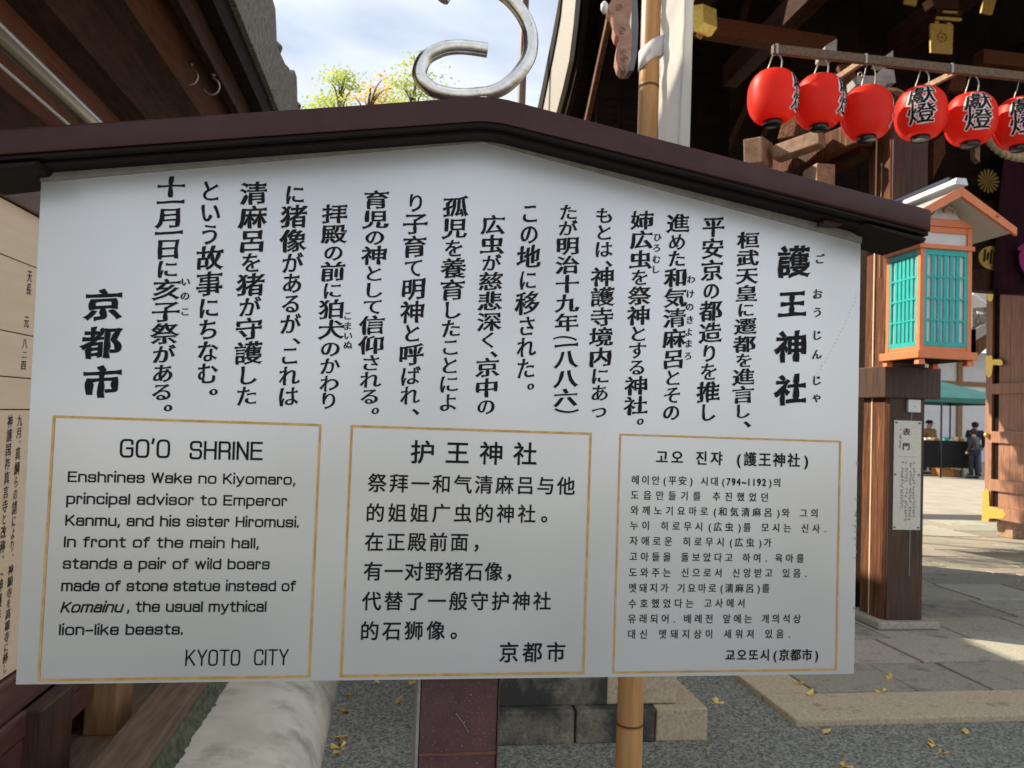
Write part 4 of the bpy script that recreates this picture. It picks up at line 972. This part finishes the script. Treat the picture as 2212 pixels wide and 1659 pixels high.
for i, (x, z, face) in enumerate(((2.218, 3.522, 52), (2.528, 3.522, 47), (2.850, 3.480, 72), (3.222, 3.512, -34), (3.575, 3.505, -21), (3.928, 3.510, -30))):
    t_ = thing('red_lantern', (x, 3.5, z-.17), LAB[i], 'paper lantern', 'red paper lanterns on the rail')
    MB().lathe((x, 3.5, z), PL, 40).build('paper_body', m_red, t_, smooth=True)
    MB().lathe((x, 3.5, z-.178), [(.050, 0), (.056, .004), (.056, .030), (.062, .036)], 28).build('bottom_ring', m_ring, t_, smooth=40)
    MB().lathe((x, 3.5, z+.140), [(.060, 0), (.056, .006), (.056, .026), (.048, .030)], 28).build('top_ring', m_ring if i > 2 else m_zinc, t_, smooth=40)
    zt_ = z+.168
    MB().tube(smooth_path([(x-.045, 3.5, zt_-.01), (x-.030, 3.49, (zt_+3.80)/2-.01), (x-.005, 3.5, 3.800), (x+.010, 3.5, 3.83)], 5), .0035, 6).build('wire', m_wire, t_, smooth=True)
    MB().tube(smooth_path([(x+.045, 3.5, zt_-.01), (x+.048, 3.49, (zt_+3.80)/2+.01), (x+.030, 3.5, 3.800), (x+.015, 3.5, 3.84)], 5), .0045, 6).build('wire', m_wire, t_, smooth=True)
    for k, chh in enumerate('獻燈'):
        W_ = .175
        def mk(fa, sl_=.06): return [[[((px-.5)*W_, (py-.38)*W_*.72+(.070-.118*k)) for px, py in c] for c in fatten(G[chh], fa, fa, .012, sl_, .012, free=fa > .05)]]
        th0 = R(face)
        lay(mk(.062), surf(th0, x, z, .0012), 'lettering_outline', m_halo, t_, dens=.015)
        lay(mk(.012), surf(th0, x, z, .0026), 'lettering', m_ink, t_, dens=.015)
# little ring hook
top('ring_hook', MB().tube([(2.80+.014*math.cos(k*.4), 3.5+.004*math.sin(k), 3.725+.014*math.sin(k*.4)) for k in range(17)], .004, 8), m_wire, 'small metal ring hanging above the third red lantern', 'ring', (2.80, 3.5, 3.72), smooth=True)

# ================================================================== VERMILION BOX LANTERN
bl = thing('box_lantern', (3.57, 3.88, 1.93), 'square vermilion lantern with teal lattice windows and a small gabled roof, beside the gate post', 'lantern')
X0, X1, Y0, Y1 = 3.382, 3.762, 3.70, 4.06
Z0, Z1_ = 2.020, 2.700
s_ = .032
B(X0-.028, X1+.028, Y0-.028, Y1+.028, 1.968, Z0, bev=.004).build('floor_frame', m_orange, bl)
B(X0+.01, X1-.01, Y0+.01, Y1-.01, 1.962, 1.967).build('underside', m_black, bl)
for x in (X0+.012, X1-.012):
    for y in (Y0+.012, Y1-.012): MB().prism([(x-.026, y-.026, 1.928), (x+.026, y-.026, 1.928), (x+.020, y-.020, 1.966), (x-.020, y-.020, 1.966)], (0, .045, 0), bev=.003).build('foot', m_orange, bl)
for x in (X0, X1-s_):
    for y in (Y0, Y1-s_): B(x, x+s_, y, y+s_, Z0+.001, 2.855, bev=.003).build('corner_post', m_orange, bl)
for z, h_ in ((Z0+.001, .030), (2.700, .034), (2.815, .04)):
    B(X0+s_, X1-s_, Y0+.004, Y0+.028, z, z+h_, bev=.002).build('rail', m_orange, bl); B(X0+s_, X1-s_, Y1-.028, Y1-.004, z, z+h_).build('rail', m_orange, bl)
    B(X0+.004, X0+.028, Y0+s_, Y1-s_, z, z+h_, bev=.002).build('rail', m_orange, bl); B(X1-.028, X1-.004, Y0+s_, Y1-s_, z, z+h_).build('rail', m_orange, bl)
B(X0-.012, X1+.012, Y0-.012, Y0-.001, 2.702, 2.732, bev=.002).build('rail', m_orange, bl); B(X0-.012, X0-.001, Y0, Y1+.012, 2.702, 2.732, bev=.002).build('rail', m_orange, bl)
for x0_, x1_, y0_, y1_ in ((X0+s_, X1-s_, Y0+.017, Y0+.019), (X0+.017, X0+.019, Y0+s_, Y1-s_)):
    B(x0_, x1_, y0_, y1_, Z0+.03, 2.70).build('paper_pane', m_paper, bl); B(x0_, x1_, y0_, y1_, 2.735, 2.815).build('paper_pane', m_paper, bl)
def lattice(front):
    a, b = (X0+s_, X1-s_) if front else (Y0+s_, Y1-s_)
    def bx(u0, u1, z0_, z1_, d0, d1, nm):
        if front: B(u0, u1, Y0+d0, Y0+d1, z0_, z1_).build(nm, m_teal, bl)
        else: B(X0+d0, X0+d1, u0, u1, z0_, z1_).build(nm, m_teal, bl)
    zl, zh = Z0+.032, 2.698
    bx(a, a+.022, zl, zh, .003, .014, 'lattice_frame'); bx(b-.022, b, zl, zh, .003, .014, 'lattice_frame')
    bx(a+.0225, b-.0225, zl, zl+.03, .003, .014, 'lattice_frame'); bx(a+.0225, b-.0225, zh-.036, zh, .003, .014, 'lattice_frame')
    n_ = 5; wdt = (b-a-.044)
    for k in range(n_): u = a+.022+wdt*(k+1)/(n_+1)-.013; bx(u, u+.027, zl+.031, zh-.037, .006, .0125, 'lattice_bar')
    for k in range(1, 4): z = zl+.03+(zh-zl-.066)*k/4; bx(a+.0225, b-.0225, z-.006, z+.006, .0030, .0058, 'lattice_bar')
lattice(True); lattice(False)
# gable roof, ridge along Y; gable end faces the viewer
rx, rz0, rz1 = (X0+X1)/2, 2.838, 3.062
ov = .31
for sg in (-1, 1):
    e = rx+sg*(.19+.205); th = .022
    n3 = lambda d: [(rx, Y0-d, rz1), (e, Y0-d, rz0-.02), (e, Y0-d, rz0-.02+th), (rx, Y0-d, rz1+th)]
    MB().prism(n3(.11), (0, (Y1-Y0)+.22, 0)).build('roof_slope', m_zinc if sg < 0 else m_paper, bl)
    MB().prism([(rx, Y0-.135, rz1+.028), (e+sg*.01, Y0-.135, rz0+.008), (e+sg*.01, Y0-.135, rz0-.045), (rx, Y0-.135, rz1-.038)], (0, .024, 0), bev=.002).build('bargeboard', m_orange, bl)
    MB().lathe((rx+sg*.26, Y0-.138, rz0+.075), [(.003, -.008), (.010, -.004), (.010, .004), (.003, .008)], 10).build('stud', m_gild, bl)
MB().prism([(X0+.03, Y0+.02, 2.86), (X1-.03, Y0+.02, 2.86), (rx, Y0+.02, 3.04)], (0, .01, 0)).build('gable_panel', m_paper, bl)
MB().prism([(rx-.20, Y0-.005, 2.856), (rx+.20, Y0-.005, 2.856), (rx+.12, Y0-.005, 2.905), (rx-.12, Y0-.005, 2.905)], (0, .02, 0)).build('gable_beam', m_orange, bl)
b_ = MB()
for k in range(6):
    t = k*math.pi/5; b_.lathe((rx+.035*math.cos(t), Y0-.02, 2.955+.025*math.sin(t)), [(.006, -.014), (.016, 0), (.006, .014)], 10)
b_.build('carving', m_carve, bl, smooth=True)
MB().prism([(rx-.05, Y0-.13, rz1+.040), (rx+.05, Y0-.13, rz1+.040), (rx+.035, Y0-.13, rz1+.085), (rx-.035, Y0-.13, rz1+.085)], (0, Y1-Y0+.26, 0), bev=.003).build('ridge_cap', m_zinc, bl)
MB().beam((rx-.10, Y0-.15, rz1+.065), (rx-.10+.0, Y1+.1, rz1+.065), .02, .02).build('ridge_band', m_bluesheet, bl)
B(X0+.05, X1-.05, Y1+.001, 4.143, 2.10, 2.20).build('mount', m_black, bl)

# ================================================================== BACK COURT
ct = thing('white_hall', (18, 26.5, 0), 'white-walled hall with ochre timber posts beyond the green canopy', 'building')
for k in range(12):
    x = 10.5+k*1.9; B(x, x+1.7, 26.5, 26.6, .3, 4.6).build('wall_panel', m_white, ct)
    B(x+1.7, x+1.9, 26.4, 26.6, 0, 5.2).build('post', m_timber, ct)
B(10, 33.5, 26.42, 26.62, 3.25, 3.42).build('rail', m_timber, ct); B(10, 33.5, 26.42, 26.6, 0, .3).build('base', m_granite, ct)
MB().prism([(9, 25, 4.7), (9, 29.5, 7.4), (9, 29.5, 7.6), (9, 25, 4.95)], (25, 0, 0)).build('roof', m_tile, ct)
sg_ = thing('small_hall', (12, 14, 0), 'small shrine building with layered white eaves seen through the gate beside the box lantern', 'building')
def q9(x, y, Y=13.0): return at(*ZL(x, y), 'Y', Y)
for pl_, mt, nm in (([(965, 1300), (1090, 1225), (1090, 1310), (965, 1385)], m_verge, 'eave'), ([(965, 1388), (1090, 1312), (1090, 1410), (985, 1500), (960, 1480)], m_gwood, 'eave_soffit'), ([(985, 1010), (1090, 1100), (1090, 1115), (980, 1030)], m_zinc, 'roof_edge'), ([(975, 1130), (1092, 1120), (1092, 1228), (975, 1290)], m_tile, 'roof_tiles'), ([(1010, 1150), (1060, 1165), (1050, 1175), (1015, 1170)], m_zinc, 'ridge_end')):
    dd = .03 if nm != 'roof_tiles' else .25
    MB().prism([q9(x, y, 13.0 if nm != 'roof_tiles' else 13.1) for x, y in pl_], (0, dd, 0)).build(nm, mt, sg_)
q = [q9(x, y, 13.0) for x, y in ((700, 1280), (1000, 1280), (1000, 1500), (720, 1500))]; MB().prism(q, (0, .2, 0)).build('wall', m_dwood, sg_)
cn = thing('canopy', (17, 22, 0), 'green market canopy on thin legs over a stall in the back court', 'canopy')
zc = at(*ZG(900, 340), 'Y', 21).z-.0; xa, xb = at(*ZG(560, 345), 'Y', 21).x, at(*ZG(1300, 345), 'Y', 21).x
za, zd = at(*ZG(700, 300), 'Y', 21).z, zc
xm = at(*ZG(700, 190), 'Y', 22.5).x; zp = at(*ZG(700, 180), 'Y', 22.5).z
b_ = MB(); b_.poly([(xa, 21, za), (xb, 21, za), (xb, 24, za), (xa, 24, za), (xm, 22.5, zp+.02), (xa, 21, za)], [(0, 1, 4), (1, 2, 4), (2, 3, 4), (3, 0, 4)]); b_.build('roof', m_green, cn)
for a_, c2_ in (((xa, 21), (xb, 21)), ((xb, 21), (xb, 24)), ((xb, 24), (xa, 24)), ((xa, 24), (xa, 21))):
    MB().prism([(a_[0], a_[1], zd-.02), (c2_[0], c2_[1], zd-.02), (c2_[0], c2_[1], za-.005), (a_[0], a_[1], za-.005)], (.01, .01, 0)).build('valance', m_green, cn)
for x in (at(*ZG(757, 400), 'Y', 21).x, xb-.05, xa+.05):
    for y in (21.05, 23.95): B(x, x+.04, y, y+.04, 0, za-.02).build('leg', m_ring, cn)
tb_ = thing('stall_table', (17, 21.5, 0), 'stall table draped in black cloth beneath the green canopy', 'table')
zt_ = at(*ZG(800, 620), 'Y', 21.3).z; x0_, x1_ = at(*ZG(560, 640), 'Y', 21.3).x, at(*ZG(1000, 640), 'Y', 21.3).x
B(x0_, x1_, 21.3, 22.2, zt_-.03, zt_).build('tabletop', m_timber, tb_); B(x0_-.01, x1_+.01, 21.28, 21.3, .30, zt_+.002).build('cloth', m_blackcloth, tb_)
for x in (x0_+.3, x0_+1.0, x1_-.4): B(x, x+.05, 21.4, 21.45, 0, zt_-.03).build('leg', m_grey, tb_)
for k, (fx, fy, w_, h_, mt) in enumerate(((795, 820, .55, .26, m_crate), (880, 822, .32, .22, m_timber))):
    v = at(*ZG(fx, fy), 'Y', 21.45); cr_ = thing('crate', (v.x, 21.6, 0), ('orange plastic crate under the stall table' if k == 0 else 'smaller brown crate beside the orange one under the stall table'), 'crate', 'crates under the stall')
    B(v.x-w_/2, v.x+w_/2, 21.45, 21.85, .005, .02).build('floor', mt, cr_)
    for (a0, a1, b0, b1) in ((-w_/2, w_/2, 21.45, 21.47), (-w_/2, w_/2, 21.83, 21.85), (-w_/2, -w_/2+.02, 21.47, 21.83), (w_/2-.02, w_/2, 21.47, 21.83)): B(v.x+a0, v.x+a1, b0, b1, .02, h_).build('side', mt, cr_)
ware_m = [m_plastic, m_light, m_crate, m_sash, m_teal]
PKL = ['leftmost white box', 'pale wooden tray left of the orange pack', 'flat orange pack', 'lilac white pouch', 'teal packet', 'white box right of the teal packet', 'pale wooden tray near the right end', 'orange pack near the right end', 'rightmost lilac pouch']
for k in range(9):
    x = x0_+.5+k*(x1_-x0_-.6)/9; h_ = random.uniform(.05, .14)
    top('packet', B(x, x+random.uniform(.1, .2), 21.5, 21.65, zt_+.004, zt_+.004+h_, bev=.008), ware_m[k % 5], PKL[k]+' lying on the black stall table', 'packet', (x, 21.5, zt_+.004), 'goods on the stall table')

def skin_mesh(name, verts, edges, radii, mt, parent, root=0, lvl=1):
    me = bpy.data.meshes.new(name); me.from_pydata([tuple(v) for v in verts], edges, []); o = bpy.data.objects.new(name, me); COL.objects.link(o)
    sk = o.modifiers.new('s', 'SKIN'); sk.use_smooth_shade = True
    for i, r_ in enumerate(radii):
        me.skin_vertices[0].data[i].radius = (r_, r_) if not isinstance(r_, tuple) else r_
        me.skin_vertices[0].data[i].use_root = (i == root)
    sb = o.modifiers.new('b', 'SUBSURF'); sb.levels = lvl; sb.render_levels = lvl
    dg = bpy.context.evaluated_depsgraph_get(); m2 = bpy.data.meshes.new_from_object(o.evaluated_get(dg)); m2.materials.clear(); m2.materials.append(mt)
    m2.polygons.foreach_set('use_smooth', [True]*len(m2.polygons))
    bpy.data.objects.remove(o); o2 = bpy.data.objects.new(name, m2); COL.objects.link(o2); o2.parent = parent; return o2
def person(x, y, rz, H, label, coat, trouser, sit=False, hat=False):
    s = H/1.7; p = thing('person', (x, y, 0), label, 'person'); p.rotation_euler = (0, 0, rz)
    if not sit:
        V = [(0, 0, .92), (0, 0, 1.12), (0, 0, 1.34), (0, .01, 1.45), (0, -.02, 1.56), (0, -.02, 1.64), (.10, 0, .88), (.11, -.02, .48), (.12, .02, .08), (.12, -.11, .04), (-.10, 0, .88), (-.10, .03, .48), (-.13, .06, .08), (-.13, -.06, .04),
             (.19, 0, 1.38), (.25, .02, 1.12), (.24, -.08, .90), (.24, -.10, .82), (-.19, 0, 1.38), (-.25, .02, 1.12), (-.24, -.06, .88), (-.24, -.08, .80)]
    else:
        V = [(0, 0, .50), (0, -.03, .70), (0, -.05, .92), (0, -.06, 1.02), (0, -.09, 1.13), (0, -.09, 1.21), (.10, 0, .48), (.12, -.42, .48), (.12, -.42, .08), (.12, -.54, .04), (-.10, 0, .48), (-.12, -.42, .48), (-.12, -.42, .08), (-.12, -.54, .04),
             (.19, -.04, .96), (.25, -.10, .72), (.16, -.34, .74), (.12, -.42, .76), (-.19, -.04, .96), (-.25, -.10, .72), (-.16, -.34, .74), (-.12, -.42, .76)]
    V = [Vector(v)*s for v in V]
    Ed = [(0, 1), (1, 2), (2, 3), (3, 4), (4, 5), (0, 6), (6, 7), (7, 8), (8, 9), (0, 10), (10, 11), (11, 12), (12, 13), (2, 14), (14, 15), (15, 16), (16, 17), (2, 18), (18, 19), (19, 20), (20, 21)]
    rd = [.12, .12, .13, .055, .085, .07, .085, .062, .042, .035, .085, .062, .042, .035, .06, .048, .035, .035, .06, .048, .035, .035]
    skin_mesh('body', V, Ed, [r_*s for r_ in rd], m_skin, p)
    up_ = [0, 1, 2, 3, 14, 15, 16, 18, 19, 20]; ix = {v: i for i, v in enumerate(up_)}
    Vc = [V[i] for i in up_]; Vc[0] = V[0]-Vector((0, 0, .08 if not sit else 0)); Vc[3] = V[3]-Vector((0, 0, .03))
    skin_mesh('coat', Vc, [(0, 1), (1, 2), (2, 3), (2, 4), (4, 5), (5, 6), (2, 7), (7, 8), (8, 9)], [s*r_ for r_ in (.165, .155, .155, .075, .085, .068, .055, .085, .068, .055)], coat, p)
    lo = [0, 6, 7, 8, 10, 11, 12]
    skin_mesh('trousers', [V[i] for i in lo], [(0, 1), (1, 2), (2, 3), (0, 4), (4, 5), (5, 6)], [s*r_ for r_ in (.13, .105, .08, .065, .105, .08, .065)], trouser, p)
    hd = V[4]+Vector((0, .02, .055))*s
    b_ = MB(); 
    if hat:
        b_.lathe(tuple(hd+wpos(p)), [(.16*s, -.01), (.165*s, 0), (.105*s, .01), (.10*s, .07), (.06*s, .10)], 18)
    else:
        b_.lathe(tuple(hd+wpos(p)), [(.06*s, -.10), (.096*s, -.05), (.103*s, .01), (.085*s, .06), (.04*s, .09)], 16)
    b_.build('hat' if hat else 'hair', m_hair, p, smooth=True)
    for sx_ in (-1, 1):
        k = 9 if sx_ > 0 else 13; v = V[k]; B(v.x-.04+wpos(p).x, v.x+.04+wpos(p).x, v.y-.06+wpos(p).y, v.y+.17+wpos(p).y, .002, .07, bev=.015).build('shoe', m_ring, p)
    b_ = MB(); f_ = V[4]+wpos(p)+Vector((0, -.088*s, .0))
    for a in (-.03, .03): b_.lathe(f_+Vector((a, .004, .015)), [(.004, -.006), (.009, 0), (.004, .006)], 6)
    b_.prism([f_+Vector((-.01, 0, .01)), f_+Vector((.01, 0, .01)), f_+Vector((.014, -.016, -.02)), f_+Vector((-.014, -.016, -.02))], (0, .02, 0)); b_.box(f_.x-.022, f_.x+.022, f_.y-.004, f_.y+.01, f_.z-.045, f_.z-.038)
    b_.build('face', m_skin, p)
    return p
v = at(*ZG(990, 872), 'Z', .0); person(v.x, v.y, R(160), 1.80, 'person in a long navy coat and faded jeans seen from behind at the stall', m_coat, m_jean)
v = at(*ZG(955, 850), 'Y', 21.15); person(v.x, 21.0, R(200), 1.56, 'shorter person in dark clothes half hidden behind the navy coat', m_ring, m_coat)
v = at(*ZG(683, 600), 'Y', 22.6); person(v.x, 22.75, R(10), 1.80, 'person in a dark hat and ochre jacket standing behind the stall table', m_brownc, m_coat, hat=True)

# ================================================================== TREES and lamp pole
def tree(cx, cy, pads, trunk_x, mt, label, nm, size=.09, dens=1.0):
    t = thing(nm, (trunk_x, cy, 0), label, 'tree')
    topz = max(p[1] for p in pads)
    tp = smooth_path([(trunk_x, cy, 0), (trunk_x+.1, cy, topz*.4), (trunk_x-.08, cy+.1, topz*.75), (trunk_x+.02, cy, topz-.15)], 6)
    MB().tube(tp, [.09*(1-i/len(tp)*.85) for i in range(len(tp))], 8).build('trunk', m_bark, t, smooth=True)
    lb = MB(); fo = MB()
    for px, pz, pr in pads:
        a = Vector((trunk_x, cy, max(1, pz-.55))); b = Vector((px, cy+random.uniform(-.3, .3), pz-.08))
        lb.tube(smooth_path([a, (a+b)/2+Vector((0, 0, .12)), b], 4), [.018, .018, .017, .016, .014, .012, .010, .008, .006][:9], 6)
        for _ in range(int(300*pr*pr*9*dens*.42)):
            d = Vector((random.gauss(0, .58)*pr, random.gauss(0, .42)*pr, random.gauss(0, .15)*pr+.04+.12*pr*random.choice((-1, 0, 1))))
            k = 1-.6*min(1, d.length/pr)
            q = b+d; n_ = Vector((random.uniform(-1, 1), random.uniform(-1, 1), random.uniform(.1, 1))).normalized(); s1 = n_.orthogonal().normalized(); s2 = n_.cross(s1)
            s_ = size*random.uniform(.35, .8)
            fo.poly([q+s1*s_*.5, q+s2*s_*.28, q-s1*s_*.5, q-s2*s_*.28], [(0, 1, 2, 3)])
    lb.build('branches', m_bark, t, smooth=True); fo.build('crown', mt, t)
def sky_pt(x, y, Y): v = at(*zm(1100, 0, 2212/1300)(x, y), 'Y', Y); return v.x, v.z
def pads(lst, Y): return [(*sky_pt(x, y, Y), r_*Y/11) for x, y, r_ in lst]
tx, _ = sky_pt(410, 600, 11)
tree(0, 11, pads([(395, 500, .30), (345, 510, .20), (450, 505, .22), (330, 605, .26), (450, 560, .28), (480, 590, .18), (380, 600, .2), (330, 700, .35), (240, 712, .3)], 11), tx, m_pineA, 'slender pale green pine behind the sign, left of the metal curl', 'pine_tree', .10, 1.5)
tx, _ = sky_pt(600, 650, 12)
tree(0, 12, pads([(560, 590, .24), (615, 570, .24), (660, 600, .26), (690, 550, .16), (510, 645, .25), (700, 640, .26), (640, 650, .2), (750, 545, .10)], 12), tx, m_pineB, 'small tree with orange and yellow autumn leaves between the two pines', 'maple_tree', .09, .9)
tx, _ = sky_pt(910, 640, 12.5)
tree(0, 12.5, pads([(850, 560, .36), (910, 520, .36), (900, 440, .22), (960, 590, .36), (830, 580, .26), (1000, 640, .3), (800, 660, .3), (900, 390, .12), (740, 690, .3)], 12.5), tx, m_pineA, 'bushy yellow-green pine directly behind the metal curl', 'pine_tree', .10, 1.3)
lp_ = at(1130, 120, 'Y', 8.0)
lt = thing('lamp_pole', (lp_.x, 8.0, 0), 'thin brown lamp pole rising behind the curl of the sign', 'pole')
MB().tube([(lp_.x, 8, 0), (lp_.x, 8, 6.5)], .048, 14).build('shaft', m_pole, lt, smooth=40); MB().lathe((lp_.x, 8, 6.5), [(.06, 0), (.16, .06), (.16, .26), (.05, .36)], 16).build('lamp_head', m_plastic, lt, smooth=True)

# ================================================================== FALLEN LEAVES
def leaf_mesh():
    b_ = MB(); n_ = 9; c = b_.bm.verts.new((0, -.02, 0)); ring = []
    for k in range(n_):
        t = R(25+130*k/(n_-1)); r_ = .040*(1-.35*(k == 4))*(1+.06*math.sin(k*2.3)); ring.append(b_.bm.verts.new((r_*math.cos(t), r_*math.sin(t)-.02, .006+.008*math.sin(k*1.3))))
    for k in range(n_-1): b_.bm.faces.new((c, ring[k], ring[k+1]))
    s0 = b_.bm.verts.new((-.0012, -.05, .002)); s1 = b_.bm.verts.new((.0012, -.05, .002)); s2 = b_.bm.verts.new((.0012, -.018, .002)); s3 = b_.bm.verts.new((-.0012, -.018, .002)); b_.bm.faces.new((s0, s1, s2, s3))
    bmesh.ops.solidify(b_.bm, geom=b_.bm.faces[:], thickness=.0006)
    me = bpy.data.meshes.new('fallen_leaf'); b_.bm.to_mesh(me); b_.bm.free(); me.materials.append(m_leaf); return me
LM = leaf_mesh()
A3, A4 = zm(2400, 2500, 1.3554), zm(1200, 2600, 1.3012)
LV = [(A3, x, y, GZ, 'asphalt in front of the kerb') for x, y in ((1155, 518), (1715, 583), (1783, 627), (1900, 518), (1262, 700))]
LV += [(A3, 578, 358, GZ, 'asphalt between plinth and kerb')]
LV += [(A3, x, y, .086, 'kerb and paving stones') for x, y in ((1020, 257), (1072, 312), (1448, 302), (1492, 225), (1920, 55))]
LV += [(A4, x, y, GZ, 'asphalt between plaster footing and sign post') for x, y in ((232, 175), (482, 208), (205, 262), (372, 112), (555, 112), (188, 395), (170, 440), (165, 475), (530, 60), (420, 30))]
LL = ['yellow ginkgo leaf on the asphalt just in front of the kerb, nearest the kerb corner', 'yellow ginkgo leaf on the asphalt, upper one of the close pair before the kerb', 'yellow ginkgo leaf on the asphalt, lower one of the close pair before the kerb',
      'yellow ginkgo leaf on the asphalt before the kerb, the one furthest right', 'yellow ginkgo leaf on the asphalt at the very bottom edge, below the kerb corner', 'lone yellow ginkgo leaf on the asphalt between the plinth and the kerb corner',
      'yellow ginkgo leaf on the side kerb stone, upper of two by the kerb corner', 'yellow ginkgo leaf in the paving joint, lower of two by the kerb corner', 'yellow ginkgo leaf lying at the joint of front kerb and paving slabs, mid length',
      'yellow ginkgo leaf on the first row of paving slabs, over a joint', 'small yellow ginkgo leaf on the paving near the gate post foot',
      'yellow ginkgo leaf beside the plaster footing, highest of the four in a line', 'yellow ginkgo leaf alone on the asphalt, midway between footing and sign post', 'yellow ginkgo leaf beside the plaster footing, second from the top of the line',
      'yellow ginkgo leaf on the asphalt just under the board edge, left one', 'yellow ginkgo leaf on the asphalt just under the board edge, touching the sign post', 'yellow ginkgo leaf by the plaster footing, top of the cluster of three',
      'yellow ginkgo leaf by the plaster footing, middle of the cluster of three', 'yellow ginkgo leaf by the plaster footing, bottom of the cluster of three', 'yellow ginkgo leaf hidden close behind the board edge by the sign post', 'yellow ginkgo leaf hidden close behind the board edge over the footing gap']
for z_, x, y, h_, wh in LV:
    v = at(*z_(x, y), 'Z', h_+.003); o = bpy.data.objects.new('fallen_leaf', LM); COL.objects.link(o); o.location = v
    o.rotation_euler = (random.uniform(-.2, .2), random.uniform(-.2, .2), random.uniform(0, 6.28)); s_ = random.uniform(.75, 1.1); o.scale = (s_, s_, s_)
    tag(o, LL[LV.index((z_, x, y, h_, wh))], 'leaf', 'yellow leaves on the '+wh)
for _ in range(44):
    x, y = random.uniform(-.2, 6), random.uniform(1.6, 9); on = x > 1.95 and y > 2.6
    if on and random.random() < .6: continue
    if .2 < x < 1.55 and 2.5 < y < 3.7: continue
    if 3.3 < x < 3.9 and 4 < y < 4.6: continue
    wh = 'paving further back' if on else 'open asphalt yard'
    o = bpy.data.objects.new('fallen_leaf', LM); COL.objects.link(o); o.location = (x, y, .086 if on else GZ+.003); o.rotation_euler = (0, random.uniform(-.2, .2), random.uniform(0, 6.28)); s_ = random.uniform(.4, .8); o.scale = (s_,)*3
    tag(o, 'small yellow fallen ginkgo leaf on the '+wh, 'leaf', 'small leaves on the '+wh)
